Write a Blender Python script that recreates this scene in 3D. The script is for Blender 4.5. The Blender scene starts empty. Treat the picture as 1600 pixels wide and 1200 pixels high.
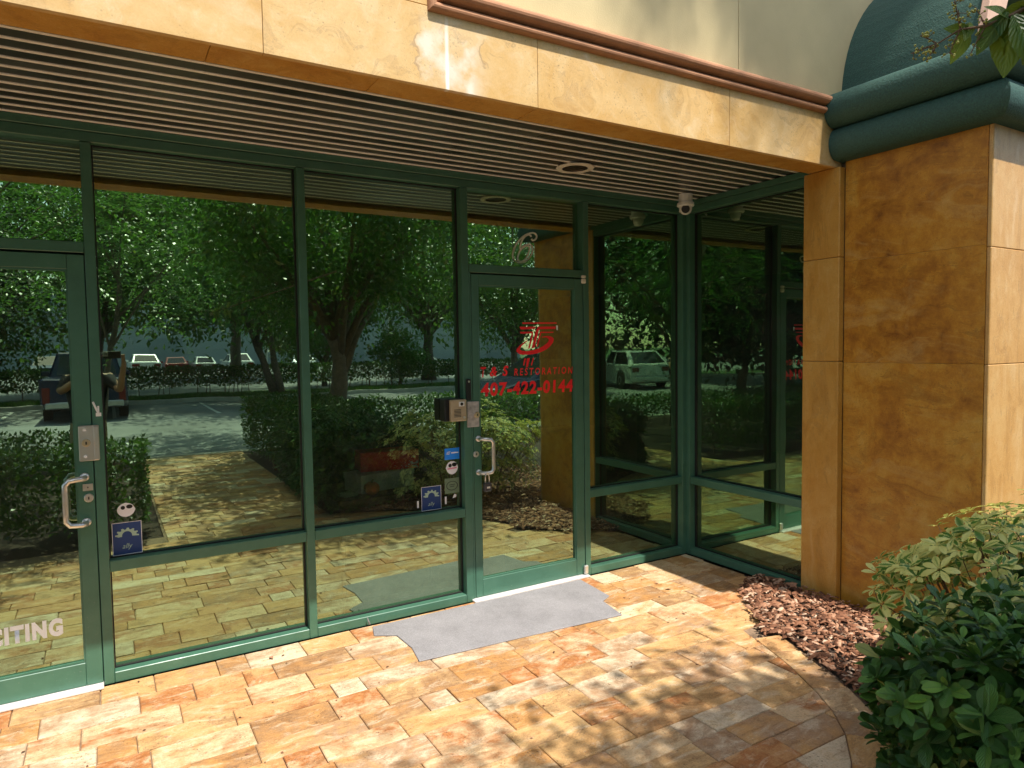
import bpy, bmesh, math, random
import numpy as np
from mathutils import Vector, Matrix, Quaternion

random.seed(11)
RNG = np.random.default_rng(11)
SC = bpy.context.scene
COL = SC.collection
R = math.radians
PI = math.pi

# ------------------------------------------------------------------ camera
cd = bpy.data.cameras.new('camera')
cam = bpy.data.objects.new('camera', cd)
COL.objects.link(cam)
right = Vector((0.85906, -0.51167, -0.01438))
up = Vector((0.03922, 0.03780, 0.99852))
fwd = Vector((0.51037, 0.85835, -0.05254))
cam.matrix_world = Matrix(((right.x, up.x, -fwd.x, 0.0), (right.y, up.y, -fwd.y, -4.0),
                           (right.z, up.z, -fwd.z, 1.69), (0, 0, 0, 1)))
cd.sensor_width = 36.0
cd.lens = 24.0
cd.clip_start = 0.02
cd.clip_end = 2000
SC.camera = cam

# ------------------------------------------------------------------ light
SUN = Vector((0.2, -1.0, 1.99)).normalized()
W = bpy.data.worlds.new('World')
SC.world = W
W.use_nodes = True
nt = W.node_tree
sky = nt.nodes.new('ShaderNodeTexSky')
sky.sky_type = 'NISHITA'
sky.sun_disc = False
sky.sun_elevation = R(62.9)
sky.sun_rotation = R(191.3)
sky.air_density = 1.0
sky.dust_density = 1.0
bg = nt.nodes['Background']
bg.inputs['Strength'].default_value = 0.15
wb = nt.nodes.new('ShaderNodeMix'); wb.data_type = 'RGBA'; wb.blend_type = 'MULTIPLY'
wb.inputs[0].default_value = 1.0
wb.inputs[7].default_value = (1.06, 1.0, .90, 1)     # the camera's white balance, kept warm
nt.links.new(sky.outputs[0], wb.inputs[6]); nt.links.new(wb.outputs[2], bg.inputs[0])
sl = bpy.data.lights.new('sun', 'SUN')
sl.energy = 3.3
sl.angle = R(0.55)
sl.color = (1.0, 0.95, 0.86)
so = bpy.data.objects.new('sun', sl)
so.rotation_mode = 'QUATERNION'
so.rotation_quaternion = SUN.to_track_quat('Z', 'Y')
so.location = (2, -6, 14)
COL.objects.link(so)
vs = SC.view_settings
vs.view_transform = 'Standard'
vs.look = 'None'
vs.exposure = 1.16
vs.gamma = 1.0
SC.cycles.max_bounces = 14
SC.cycles.transparent_max_bounces = 16
SC.cycles.glossy_bounces = 6
SC.cycles.diffuse_bounces = 5
SC.cycles.sample_clamp_indirect = 8.0


# ------------------------------------------------------------------ helpers
def tag(o, label=None, cat=None, group=None, kind=None):
    if label: o['label'] = label
    if cat: o['category'] = cat
    if group: o['group'] = group
    if kind: o['kind'] = kind
    return o


def empty(name, loc=(0, 0, 0), rz=0.0, label=None, cat=None, group=None, parent=None):
    o = bpy.data.objects.new(name, None)
    o.empty_display_size = 0.1
    COL.objects.link(o)
    o.location = loc
    o.rotation_euler = (0, 0, rz)
    if parent: o.parent = parent
    return tag(o, label, cat, group)


def link(name, me, parent=None, loc=None, rot=None):
    o = bpy.data.objects.new(name, me)
    COL.objects.link(o)
    if parent: o.parent = parent
    if loc is not None: o.location = loc
    if rot is not None: o.rotation_euler = rot
    return o


class MB:
    def __init__(s):
        s.v = []; s.f = []; s.m = []

    def add(s, verts, faces, mi=0):
        b = len(s.v)
        s.v += [tuple(p) for p in verts]
        for f in faces:
            s.f.append([b + i for i in f]); s.m.append(mi)
        return s

    def box(s, x0, x1, y0, y1, z0, z1, mi=0):
        v = [(x0, y0, z0), (x1, y0, z0), (x1, y1, z0), (x0, y1, z0), (x0, y0, z1), (x1, y0, z1), (x1, y1, z1), (x0, y1, z1)]
        f = [(0, 3, 2, 1), (4, 5, 6, 7), (0, 1, 5, 4), (1, 2, 6, 5), (2, 3, 7, 6), (3, 0, 4, 7)]
        return s.add(v, f, mi)

    def prism(s, poly, axis, a, b, mi=0):
        """poly: list of 2D points; axis 'y' -> (x,z) extruded in y; 'z' -> (x,y); 'x' -> (y,z)"""
        n = len(poly)
        def P(p, t):
            return {'y': (p[0], t, p[1]), 'z': (p[0], p[1], t), 'x': (t, p[0], p[1])}[axis]
        v = [P(p, a) for p in poly] + [P(p, b) for p in poly]
        f = [tuple(range(n))[::-1], tuple(range(n, 2 * n))] + [(i, (i + 1) % n, n + (i + 1) % n, n + i) for i in range(n)]
        return s.add(v, f, mi)

    def tube(s, path, rad, n=8, mi=0, caps=True):
        path = [Vector(p) for p in path]
        if not hasattr(rad, '__len__'): rad = [rad] * len(path)
        rings = []
        t0 = (path[1] - path[0]).normalized()
        ref = Vector((0, 0, 1)) if abs(t0.z) < .9 else Vector((1, 0, 0))
        u = t0.cross(ref).normalized()
        vs_ = []
        for i, p in enumerate(path):
            if i == 0: t = path[1] - path[0]
            elif i == len(path) - 1: t = path[-1] - path[-2]
            else: t = (path[i + 1] - path[i]).normalized() + (path[i] - path[i - 1]).normalized()
            t.normalize()
            u = (u - t * u.dot(t)).normalized()
            w = t.cross(u)
            for k in range(n):
                a = 2 * PI * k / n
                vs_.append(p + (u * math.cos(a) + w * math.sin(a)) * rad[i])
        f = []
        for i in range(len(path) - 1):
            for k in range(n):
                f.append((i * n + k, i * n + (k + 1) % n, (i + 1) * n + (k + 1) % n, (i + 1) * n + k))
        if caps:
            f.append(tuple(range(n))[::-1]); f.append(tuple((len(path) - 1) * n + k for k in range(n)))
        return s.add(vs_, f, mi)

    def lathe(s, prof, n=20, origin=(0, 0, 0), M=None, mi=0, caps=True):
        """prof: (r,z) list, about local z"""
        vs_ = []
        for r, z in prof:
            for k in range(n):
                a = 2 * PI * k / n
                p = Vector((r * math.cos(a), r * math.sin(a), z))
                if M is not None: p = M @ p
                vs_.append(p + Vector(origin))
        f = []
        for i in range(len(prof) - 1):
            for k in range(n):
                f.append((i * n + k, i * n + (k + 1) % n, (i + 1) * n + (k + 1) % n, (i + 1) * n + k))
        if caps: f.append(tuple(range(n))[::-1]); f.append(tuple((len(prof) - 1) * n + k for k in range(n)))
        return s.add(vs_, f, mi)

    def mesh(s, name, mats, bevel=0.0, smooth=False, segs=1):
        me = bpy.data.meshes.new(name)
        me.from_pydata(s.v, [], s.f)
        for m in (mats if isinstance(mats, (list, tuple)) else [mats]): me.materials.append(m)
        me.polygons.foreach_set('material_index', s.m)
        bm = bmesh.new(); bm.from_mesh(me)
        bmesh.ops.recalc_face_normals(bm, faces=bm.faces)
        if bevel > 0:
            ed = [e for e in bm.edges if len(e.link_faces) == 2 and e.calc_face_angle(0) > .5]
            bmesh.ops.bevel(bm, geom=ed, offset=bevel, segments=segs, affect='EDGES', profile=.5, clamp_overlap=True)
        bm.to_mesh(me); bm.free()
        if smooth:
            me.polygons.foreach_set('use_smooth', [True] * len(me.polygons))
        me.update()
        return me

    def build(s, name, mats, parent=None, bevel=0.0, smooth=False, loc=None, rot=None, segs=1):
        return link(name, s.mesh(name, mats, bevel, smooth, segs), parent, loc, rot)


def arr_mesh(name, V, F, mats, smooth=False, UV=None):
    """fast mesh of uniform quads"""
    me = bpy.data.meshes.new(name)
    V = np.ascontiguousarray(V, dtype=np.float32); F = np.ascontiguousarray(F, dtype=np.int32)
    k = F.shape[1]
    me.vertices.add(len(V)); me.vertices.foreach_set('co', V.ravel())
    me.loops.add(F.size); me.loops.foreach_set('vertex_index', F.ravel())
    me.polygons.add(len(F))
    me.polygons.foreach_set('loop_start', np.arange(0, F.size, k, dtype=np.int32))
    me.polygons.foreach_set('loop_total', np.full(len(F), k, dtype=np.int32))
    if smooth: me.polygons.foreach_set('use_smooth', np.ones(len(F), dtype=bool))
    if UV is not None:
        l = me.uv_layers.new(name='UVMap')
        l.data.foreach_set('uv', np.ascontiguousarray(UV[F.ravel()], dtype=np.float32).ravel())
    for m in (mats if isinstance(mats, (list, tuple)) else [mats]): me.materials.append(m)
    me.update(calc_edges=True)
    me.validate()
    return me


# ------------------------------------------------------------------ materials
class NT:
    def __init__(s, name):
        s.m = bpy.data.materials.new(name); s.m.use_nodes = True
        s.t = s.m.node_tree; s.n = s.t.nodes; s.l = s.t.links
        s.b = s.n['Principled BSDF']; s.out = s.n['Material Output']

    def node(s, typ, **kw):
        n = s.n.new(typ)
        for k, v in kw.items():
            if k.startswith('i_'): n.inputs[k[2:].replace('_', ' ')].default_value = v
            else: setattr(n, k, v)
        return n

    def lk(s, a, b): s.l.new(a, b)

    def coords(s, scale=(1, 1, 1), rand=True, kind='Object'):
        tc = s.node('ShaderNodeTexCoord')
        mp = s.node('ShaderNodeMapping'); mp.inputs['Scale'].default_value = scale
        if rand:
            oi = s.node('ShaderNodeObjectInfo')
            mu = s.node('ShaderNodeVectorMath', operation='SCALE'); mu.inputs[0].default_value = (37.1, 19.7, 53.3)
            s.lk(oi.outputs['Random'], mu.inputs['Scale'])
            ad = s.node('ShaderNodeVectorMath', operation='ADD')
            s.lk(tc.outputs[kind], ad.inputs[0]); s.lk(mu.outputs[0], ad.inputs[1])
            s.lk(ad.outputs[0], mp.inputs['Vector'])
        else:
            s.lk(tc.outputs[kind], mp.inputs['Vector'])
        return mp.outputs[0]

    def noise(s, vec, scale=5, detail=4, rough=.5, dist=0.0):
        n = s.node('ShaderNodeTexNoise')
        n.inputs['Scale'].default_value = scale; n.inputs['Detail'].default_value = detail
        n.inputs['Roughness'].default_value = rough; n.inputs['Distortion'].default_value = dist
        if vec is not None: s.lk(vec, n.inputs['Vector'])
        return n.outputs['Fac']

    def ramp(s, fac, stops, interp='LINEAR'):
        r = s.node('ShaderNodeValToRGB'); cr = r.color_ramp; cr.interpolation = interp
        while len(cr.elements) < len(stops): cr.elements.new(.5)
        for e, (p, c) in zip(cr.elements, stops):
            e.position = p; e.color = (c[0], c[1], c[2], 1) if hasattr(c, '__len__') else (c, c, c, 1)
        s.lk(fac, r.inputs[0])
        return r.outputs[0]

    def mix(s, fac, a, b, mode='MIX'):
        n = s.node('ShaderNodeMix', data_type='RGBA', blend_type=mode)
        for sock, val in ((n.inputs[0], fac), (n.inputs[6], a), (n.inputs[7], b)):
            if hasattr(val, 'is_linked') or isinstance(val, bpy.types.NodeSocket): s.lk(val, sock)
            elif hasattr(val, '__len__'): sock.default_value = (val[0], val[1], val[2], 1)
            else: sock.default_value = val
        return n.outputs[2]

    def math(s, op, a, b=0.0):
        n = s.node('ShaderNodeMath', operation=op)
        for sock, val in ((n.inputs[0], a), (n.inputs[1], b)):
            if isinstance(val, bpy.types.NodeSocket): s.lk(val, sock)
            else: sock.default_value = val
        return n.outputs[0]

    def bump(s, h, strength=.3, dist=.01):
        n = s.node('ShaderNodeBump'); n.inputs['Strength'].default_value = strength; n.inputs['Distance'].default_value = dist
        s.lk(h, n.inputs['Height']); s.lk(n.outputs[0], s.b.inputs['Normal'])

    def base(s, c):
        if isinstance(c, bpy.types.NodeSocket): s.lk(c, s.b.inputs['Base Color'])
        else: s.b.inputs['Base Color'].default_value = (c[0], c[1], c[2], 1)
        return s

    def pr(s, rough=.5, metal=0.0, spec=.5, coat=0.0):
        s.b.inputs['Roughness'].default_value = rough; s.b.inputs['Metallic'].default_value = metal
        s.b.inputs['Specular IOR Level'].default_value = spec; s.b.inputs['Coat Weight'].default_value = coat
        return s


def plain(name, c, rough=.5, metal=0.0, spec=.5, coat=0.0, var=.12, nscale=9, bump=0.0, bscale=60):
    t = NT(name); v = t.coords()
    n = t.noise(v, nscale, 5, .6)
    lo = tuple(x * (1 - var) for x in c); hi = tuple(min(1, x * (1 + var)) for x in c)
    t.base(t.ramp(n, [(.3, lo), (.7, hi)])).pr(rough, metal, spec, coat)
    if bump:
        t.bump(t.noise(v, bscale, 3, .6), bump, .004)
    return t.m


def travertine(name, tones, rough=.5, vein=(2, 16, 16), contrast=.35, pits=.35, bump=.25, tint=.8, big=.5, mott=.6, spec=.4, lightc=(.86, .76, .60), darkc=(.16, .09, .045), swirl=2.2, ridge=.5, grain=.70):
    """tones: palette from which each stone takes its tint; big / mott: how far large clouds and fine mottling move it along the palette"""
    t = NT(name)
    v = t.coords()
    oi = t.node('ShaderNodeObjectInfo')
    n1 = t.noise(v, 2.6, 5, .6, 1.0)
    nm = t.noise(v, 11, 10, .70, .15)
    mp = t.node('ShaderNodeMapping'); mp.inputs['Scale'].default_value = vein; t.lk(v, mp.inputs['Vector'])
    nv = t.noise(v, 3.0, 2, .5)
    sw = t.node('ShaderNodeVectorMath', operation='SCALE'); sw.inputs['Scale'].default_value = swirl
    cmb = t.node('ShaderNodeCombineXYZ'); t.lk(nv, cmb.inputs[1]); t.lk(nv, cmb.inputs[2]); t.lk(cmb.outputs[0], sw.inputs[0])
    av = t.node('ShaderNodeVectorMath', operation='ADD'); t.lk(mp.outputs[0], av.inputs[0]); t.lk(sw.outputs[0], av.inputs[1])
    n2 = t.noise(av.outputs[0], 1.6, 10, .72, .6)
    n3 = t.noise(v, 120, 6, .8)
    st = [(i / max(1, len(tones) - 1), c) for i, c in enumerate(tones)]
    f = t.math('ADD', t.math('MULTIPLY', t.math('SUBTRACT', n1, .5), big * 2), t.math('MULTIPLY', t.math('SUBTRACT', nm, .5), mott * 2))
    f = t.math('ADD', f, t.math('ADD', t.math('MULTIPLY', oi.outputs['Random'], tint), .5 - tint / 2))
    base = t.ramp(f, st)
    dark = t.mix(1.0, base, (.60, .50, .40), 'MULTIPLY')
    light = t.mix(.55, base, lightc)
    c = t.mix(t.math('MULTIPLY', t.ramp(n2, [(.30, 1.0), (.47, 0.0)]), min(1, contrast * 1.6)), base, dark)
    c = t.mix(t.math('MULTIPLY', t.ramp(n2, [(.53, 0.0), (.68, 1.0)]), min(1, contrast * 1.5)), c, light)
    # thin mineral seams that follow the veins
    sm = t.math('MULTIPLY', t.ramp(t.math('ABSOLUTE', t.math('SUBTRACT', n2, .44)), [(.004, 1.0), (.016, 0.0)]), t.ramp(nm, [(.48, 0.0), (.58, 1.0)]))
    c = t.mix(t.math('MULTIPLY', sm, ridge), c, darkc)
    lm = t.math('MULTIPLY', t.ramp(t.math('ABSOLUTE', t.math('SUBTRACT', nm, .585)), [(.003, 1.0), (.012, 0.0)]), t.ramp(n1, [(.5, 0.0), (.62, 1.0)]))
    c = t.mix(t.math('MULTIPLY', lm, ridge * .7), c, lightc)
    c = t.mix(1.0, c, t.ramp(n3, [(.25, grain), (.6, 1.06)]), 'MULTIPLY')
    h = t.math('ADD', t.math('MULTIPLY', n2, .8), t.math('MULTIPLY', n3, .5))
    if pits:
        mask = t.ramp(t.noise(v, 6, 4, .6), [(.47, 0.0), (.58, 1.0)])
        for sc_, lim in ((48, .24), (120, .28)):
            vo = t.node('ShaderNodeTexVoronoi'); vo.inputs['Scale'].default_value = sc_
            t.lk(av.outputs[0] if sc_ < 60 and False else v, vo.inputs['Vector'])
            pt = t.math('MULTIPLY', t.ramp(vo.outputs['Distance'], [(lim * .5, 1.0), (lim, 0.0)]), mask)
            c = t.mix(t.math('MULTIPLY', pt, pits), c, darkc)
            h = t.math('SUBTRACT', h, t.math('MULTIPLY', pt, .8))
    t.base(c).pr(rough, 0, spec)
    t.lk(t.ramp(n3, [(.2, min(1, rough + .2)), (.8, max(.05, rough - .1))]), t.b.inputs['Roughness'])
    t.bump(h, bump, .006)
    return t


M = {}
M['paver'] = travertine('paver_stone', [(.48, .22, .07), (.60, .34, .145), (.40, .15, .045), (.66, .47, .27), (.52, .26, .085), (.34, .19, .09), (.60, .37, .16), (.56, .31, .12), (.41, .25, .14), (.70, .56, .38), (.58, .36, .15)], .55, (3, 12, 12), .66, .55, .55, .85, .18, .16, lightc=(.80, .68, .50), ridge=.65, grain=.66).m
M['joint_sand'] = plain('joint_sand', (.24, .16, .10), .95, var=.3, nscale=40, bump=.3)


def fascia_mat():
    t = travertine('fascia_stone', [(.48, .25, .07), (.60, .36, .12), (.67, .45, .20), (.71, .52, .28)], .5, (1.0, 1.6, 2.2), .42, .3, .12, .25, .75, .28, lightc=(.80, .66, .46), ridge=.3, grain=.9)
    c = t.b.inputs['Base Color'].links[0].from_socket
    # mineral run-off streaks below the end of the moulding (world position is the building's own frame)
    g = t.node('ShaderNodeNewGeometry'); sp = t.node('ShaderNodeSeparateXYZ'); t.lk(g.outputs['Position'], sp.inputs[0])
    x, z = sp.outputs[0], sp.outputs[2]
    nz = t.node('ShaderNodeTexNoise'); nz.inputs['Scale'].default_value = 7; nz.inputs['Detail'].default_value = 7
    t.lk(g.outputs['Position'], nz.inputs['Vector'])
    nn = nz.outputs['Fac']
    wob = t.math('MULTIPLY', t.math('SUBTRACT', nn, .5), .35)
    d = t.math('ABSOLUTE', t.math('SUBTRACT', t.math('ADD', x, wob), 1.34))
    low = t.ramp(z, [(0, 1), (1, 1)])
    near = t.ramp(d, [(.10, 1.0), (.17, 0.0)])
    below = t.ramp(t.math('SUBTRACT', z, 2.3), [(.70, 1.0), (.82, 0.0)])
    blot = t.ramp(nn, [(.44, 0.0), (.6, .55)])
    c = t.mix(t.math('MULTIPLY', t.math('MULTIPLY', near, below), t.math('ADD', .12, blot)), c, (.80, .76, .68))
    st = t.math('ABSOLUTE', t.math('SUBTRACT', x, 1.305))
    stk = t.math('MULTIPLY', t.ramp(st, [(.004, 1.0), (.011, 0.0)]), t.ramp(nn, [(.3, .5), (.5, 1.0)]))
    c = t.mix(t.math('MULTIPLY', stk, below), c, (.88, .84, .76))
    st2 = t.math('ABSOLUTE', t.math('SUBTRACT', x, 1.41))
    stk2 = t.math('MULTIPLY', t.ramp(st2, [(.01, .8), (.03, 0.0)]), blot)
    c = t.mix(t.math('MULTIPLY', stk2, below), c, (.85, .80, .72))
    ring = t.ramp(t.math('ABSOLUTE', t.math('SUBTRACT', d, .155)), [(.004, 1.0), (.012, 0.0)])
    crk = t.ramp(nz.outputs['Fac'], [(.5, 0.0), (.54, 1.0)])
    c = t.mix(t.math('MULTIPLY', t.math('MULTIPLY', t.math('MULTIPLY', ring, crk), below), .5), c, (.30, .18, .09))
    t.base(c)
    return t.m


M['fascia'] = fascia_mat()
M['pillar'] = travertine('pillar_stone', [(.20, .070, .008), (.36, .135, .012), (.49, .21, .019), (.56, .285, .038), (.58, .34, .07)], .34, (.9, 1.4, 4.2), .7, .3, .16, .22, .62, .62, .5, (.56, .34, .10), (.10, .040, .012), swirl=.9, ridge=.35, grain=.84).m
M['jamb'] = travertine('jamb_stone', [(.42, .17, .022), (.53, .26, .042), (.61, .35, .085)], .42, (6, 6, 1.5), .4, .25, .12, .3, .5, .4, .45, (.70, .49, .22), (.18, .08, .02), swirl=.8, ridge=.35, grain=.88).m
M['front'] = travertine('front_stone', [(.46, .22, .05), (.56, .31, .10), (.62, .40, .17)], .45, (6, 6, 1.5), .45, .3, .14, .3, .5, .4, .45, (.74, .56, .34), (.20, .10, .04), swirl=.8, ridge=.35, grain=.86).m
M['cream'] = plain('cream_stucco', (.62, .50, .27), .9, var=.08, nscale=2.2, bump=.25, bscale=140)
M['salmon'] = plain('salmon_moulding', (.42, .20, .10), .8, var=.12, nscale=12, bump=.3, bscale=160)
M['pink'] = plain('pink_trim', (.62, .40, .30), .8, var=.08, bump=.3, bscale=160)
M['teal'] = plain('green_stucco', (.026, .078, .060), .7, var=.35, nscale=120, bump=1.0, bscale=95)


def green_metal():
    t = NT('green_frame_paint'); v = t.coords(rand=False)
    n = t.noise(v, 6, 6, .65)
    c = t.ramp(n, [(.25, (.044, .122, .078)), (.55, (.056, .152, .100)), (.8, (.074, .174, .118))])
    d = t.ramp(t.noise(v, 90, 3, .7), [(.66, 0.0), (.74, .5)])
    c = t.mix(d, c, (.22, .24, .20))
    t.base(c).pr(.36, 0, .5, .1)
    t.lk(t.ramp(n, [(.3, .46), (.7, .3)]), t.b.inputs['Roughness'])
    return t.m


M['green'] = green_metal()
M['gasket'] = plain('black_gasket', (.012, .012, .012), .6)
M['slat'] = plain('bronze_slat', (.042, .042, .036), .30, .0, .3, var=.75, nscale=1.1)
M['strip'] = plain('tan_strip', (.95, .90, .84), .32, .12, .6, var=.04)
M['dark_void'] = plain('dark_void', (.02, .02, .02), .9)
M['alu'] = plain('satin_aluminium', (.72, .70, .67), .32, .85, var=.06)
M['alu_white'] = plain('pale_threshold', (.78, .76, .74), .35, .2, var=.1)
M['plate'] = plain('worn_plate', (.50, .46, .44), .45, .4, var=.35, nscale=30)
M['black'] = plain('black_plastic', (.012, .012, .013), .4)
M['tan_metal'] = plain('tan_faceplate', (.48, .38, .25), .4, .3)
M['cream_pl'] = plain('cream_plastic', (.74, .68, .58), .45)
M['white_pl'] = plain('white_plastic', (.80, .79, .76), .4)
M['brass'] = plain('brass_cylinder', (.72, .58, .38), .3, .8)
M['red_vinyl'] = plain('red_vinyl', (.96, .015, .02), .5, var=.04)
M['white_vinyl'] = plain('white_vinyl', (.95, .95, .95), .6, var=.04)
M['chrome'] = plain('silver_number', (.86, .84, .78), .4, .15)
M['st_blue'] = plain('sticker_navy', (.012, .045, .17), .5, var=.05)
M['st_bright'] = plain('sticker_blue', (.02, .25, .85), .5, var=.03)
M['st_pale'] = plain('sticker_pale_green', (.38, .50, .38), .6, var=.05)
M['st_sage'] = plain('sticker_sage', (.16, .22, .13), .6, var=.05)
M['st_white'] = plain('sticker_white', (.85, .80, .80), .6, var=.03)
M['st_pink'] = plain('sticker_pink', (.8, .25, .35), .6, var=.05)


def glass():
    t = NT('tinted_reflective_glass')
    tr = t.node('ShaderNodeBsdfTransparent'); tr.inputs[0].default_value = (.74, .82, .72, 1)
    gl = t.node('ShaderNodeBsdfGlossy'); gl.inputs['Color'].default_value = (.72, 1.0, .66, 1); gl.inputs['Roughness'].default_value = 0.0
    bp = t.node('ShaderNodeBump'); bp.inputs['Strength'].default_value = .035; bp.inputs['Distance'].default_value = .02
    t.lk(t.noise(t.coords((1, 1, .55)), 2.6, 2, .45), bp.inputs['Height']); t.lk(bp.outputs[0], gl.inputs['Normal'])
    fr = t.node('ShaderNodeFresnel'); fr.inputs[0].default_value = 1.5
    f = t.math('MINIMUM', t.math('MULTIPLY_ADD', fr.outputs[0], .75), .9)
    f.node.inputs[0]
    t.n.remove(f.node)
    ma = t.node('ShaderNodeMath', operation='MULTIPLY_ADD'); t.lk(fr.outputs[0], ma.inputs[0]); ma.inputs[1].default_value = .7; ma.inputs[2].default_value = .36
    mx = t.node('ShaderNodeMixShader'); t.lk(ma.outputs[0], mx.inputs[0]); t.lk(tr.outputs[0], mx.inputs[1]); t.lk(gl.outputs[0], mx.inputs[2])
    # a thin film of dust and water marks
    df = t.node('ShaderNodeBsdfDiffuse'); df.inputs[0].default_value = (.55, .55, .48, 1)
    v = t.coords(rand=False)
    dust = t.ramp(t.noise(v, 3.5, 8, .75), [(.45, .012), (.8, .05)])
    spk = t.ramp(t.noise(v, 130, 2, .6), [(.74, 0.0), (.77, .3)])
    m2 = t.node('ShaderNodeMixShader'); t.lk(t.math('ADD', dust, spk), m2.inputs[0]); t.lk(mx.outputs[0], m2.inputs[1]); t.lk(df.outputs[0], m2.inputs[2])
    t.lk(m2.outputs[0], t.out.inputs[0])
    return t.m


M['glass'] = glass()


def clear_back():
    t = NT('glass_back_face')
    tr = t.node('ShaderNodeBsdfTransparent'); tr.inputs[0].default_value = (.95, 1, .96, 1)
    t.lk(tr.outputs[0], t.out.inputs[0])
    return t.m


M['glass_back'] = clear_back()


def mat_rug():
    t = NT('grey_matting'); v = t.coords(rand=False)
    n = t.noise(v, 170, 4, .85); n2 = t.noise(v, 3.5, 6, .7)
    c = t.ramp(n, [(.25, (.17, .16, .165)), (.55, (.29, .278, .285)), (.78, (.44, .42, .43))])
    c = t.mix(1.0, c, t.ramp(n2, [(.3, .80), (.7, 1.10)]), 'MULTIPLY')
    sp = t.ramp(t.noise(v, 120, 2, .5), [(.73, 0.0), (.76, .8)])
    c = t.mix(sp, c, (.65, .63, .62))
    t.base(c).pr(.95, 0, .2); t.bump(n, .5, .004)
    return t.m


M['rug'] = mat_rug()


def isl(t):
    g = t.node('ShaderNodeNewGeometry'); oi = t.node('ShaderNodeObjectInfo')
    a = t.math('ADD', g.outputs['Random Per Island'], t.math('MULTIPLY', oi.outputs['Random'], 7.31))
    return t.math('FRACT', a)


def leafmat(name, stops, rough=.4, trans=(.18, .32, .04), tw=.3, midrib=None, varieg=None, spec=.5, veins=False):
    t = NT(name)
    r = isl(t)
    c = t.ramp(r, stops)
    uv = t.node('ShaderNodeUVMap'); sp = t.node('ShaderNodeSeparateXYZ'); t.lk(uv.outputs[0], sp.inputs[0])
    au = t.math('ABSOLUTE', t.math('SUBTRACT', sp.outputs[0], .5))
    if varieg:
        v = t.coords()
        nz = t.noise(v, 45, 4, .6, .5)
        amt = t.math('ADD', t.math('MULTIPLY', nz, .55), t.math('MULTIPLY', r, .35))
        amt = t.math('ADD', amt, t.math('MULTIPLY', au, .35))
        c = t.mix(t.ramp(amt, [(.44, 0.0), (.50, 1.0)]), c, varieg)
    if midrib:
        mr = t.ramp(au, [(.02, 1.0), (.05, 0.0)])
        c = t.mix(t.math('MULTIPLY', mr, .6), c, midrib)
    if veins:
        wv = t.math('SINE', t.math('MULTIPLY', t.math('SUBTRACT', sp.outputs[1], t.math('MULTIPLY', au, .8)), 52.0))
        t.bump(t.math('ADD', wv, t.math('MULTIPLY', t.ramp(au, [(.0, 0.0), (.12, 1.0)]), 2.0)), .35, .003)
    t.base(c).pr(rough, 0, spec)
    tl = t.node('ShaderNodeBsdfTranslucent')
    if isinstance(c, bpy.types.NodeSocket):
        t.lk(t.mix(.55, c, trans), tl.inputs[0])
    mx = t.node('ShaderNodeMixShader'); mx.inputs[0].default_value = tw
    t.lk(t.b.outputs[0], mx.inputs[1]); t.lk(tl.outputs[0], mx.inputs[2]); t.lk(mx.outputs[0], t.out.inputs[0])
    return t.m


M['leaf_dark'] = leafmat('glossy_dark_leaf', [(0, (.024, .072, .016)), (.5, (.046, .125, .024)), (.80, (.075, .18, .03)), (.93, (.13, .26, .035)), (1, (.24, .22, .06))], .36, (.06, .16, .02), .12, (.055, .12, .035), spec=.32, veins=True)
M['leaf_var'] = leafmat('variegated_leaf', [(0, (.045, .15, .02)), (1, (.10, .26, .03))], .35, (.35, .40, .06), .3, None, (.66, .64, .20))
M['leaf_hedge'] = leafmat('hedge_leaf', [(0, (.025, .07, .012)), (.6, (.05, .125, .02)), (1, (.10, .20, .03))], .38, (.16, .34, .03), .3)
M['leaf_myrtle'] = leafmat('myrtle_leaf', [(0, (.028, .085, .016)), (.6, (.055, .15, .028)), (.93, (.12, .25, .04)), (1, (.26, .18, .05))], .32, (.18, .44, .05), .4)
M['leaf_branch'] = leafmat('branch_leaf', [(0, (.05, .12, .02)), (1, (.09, .17, .03))], .4, (.30, .36, .03), .45, (.25, .35, .10), veins=True)
M['leaf_oak'] = leafmat('oak_leaf', [(0, (.035, .085, .016)), (.6, (.065, .14, .03)), (1, (.11, .20, .045))], .36, (.20, .38, .04), .35)
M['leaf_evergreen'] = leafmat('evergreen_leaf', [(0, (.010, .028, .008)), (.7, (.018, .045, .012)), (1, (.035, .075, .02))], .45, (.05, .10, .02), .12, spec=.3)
M['leaf_bright'] = leafmat('bright_leaf', [(0, (.055, .16, .025)), (1, (.12, .26, .05))], .34, (.22, .46, .06), .4)
M['grass'] = leafmat('grass_blade', [(0, (.05, .13, .02)), (1, (.11, .22, .04))], .6, (.2, .4, .05), .3)
M['bark'] = plain('grey_bark', (.14, .11, .085), .9, var=.4, nscale=14, bump=.7, bscale=24)
M['twig'] = plain('brown_twig', (.13, .075, .04), .8, var=.3)
M['bud'] = plain('green_bud', (.30, .30, .06), .6, var=.4, nscale=60)
M['petal'] = plain('pink_petal', (.75, .55, .68), .6)


def chipmat():
    t = NT('bark_mulch'); r = isl(t)
    c = t.ramp(r, [(0, (.075, .030, .016)), (.3, (.20, .083, .042)), (.6, (.34, .155, .083)), (.85, (.46, .25, .15)), (1, (.62, .45, .32))])
    v = t.coords(rand=False)
    c = t.mix(1.0, c, t.ramp(t.noise(v, 60, 4, .7), [(.25, .6), (.7, 1.15)]), 'MULTIPLY')
    t.base(c).pr(.8, 0, .3); t.bump(t.noise(v, 90, 4, .6), .6, .004)
    return t.m


M['chip'] = chipmat()
M['soil'] = plain('dark_soil', (.045, .028, .018), .95, var=.5, nscale=30, bump=.6, bscale=50)
M['lawn'] = plain('lawn_ground', (.055, .11, .025), .95, var=.4, nscale=6)


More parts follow.
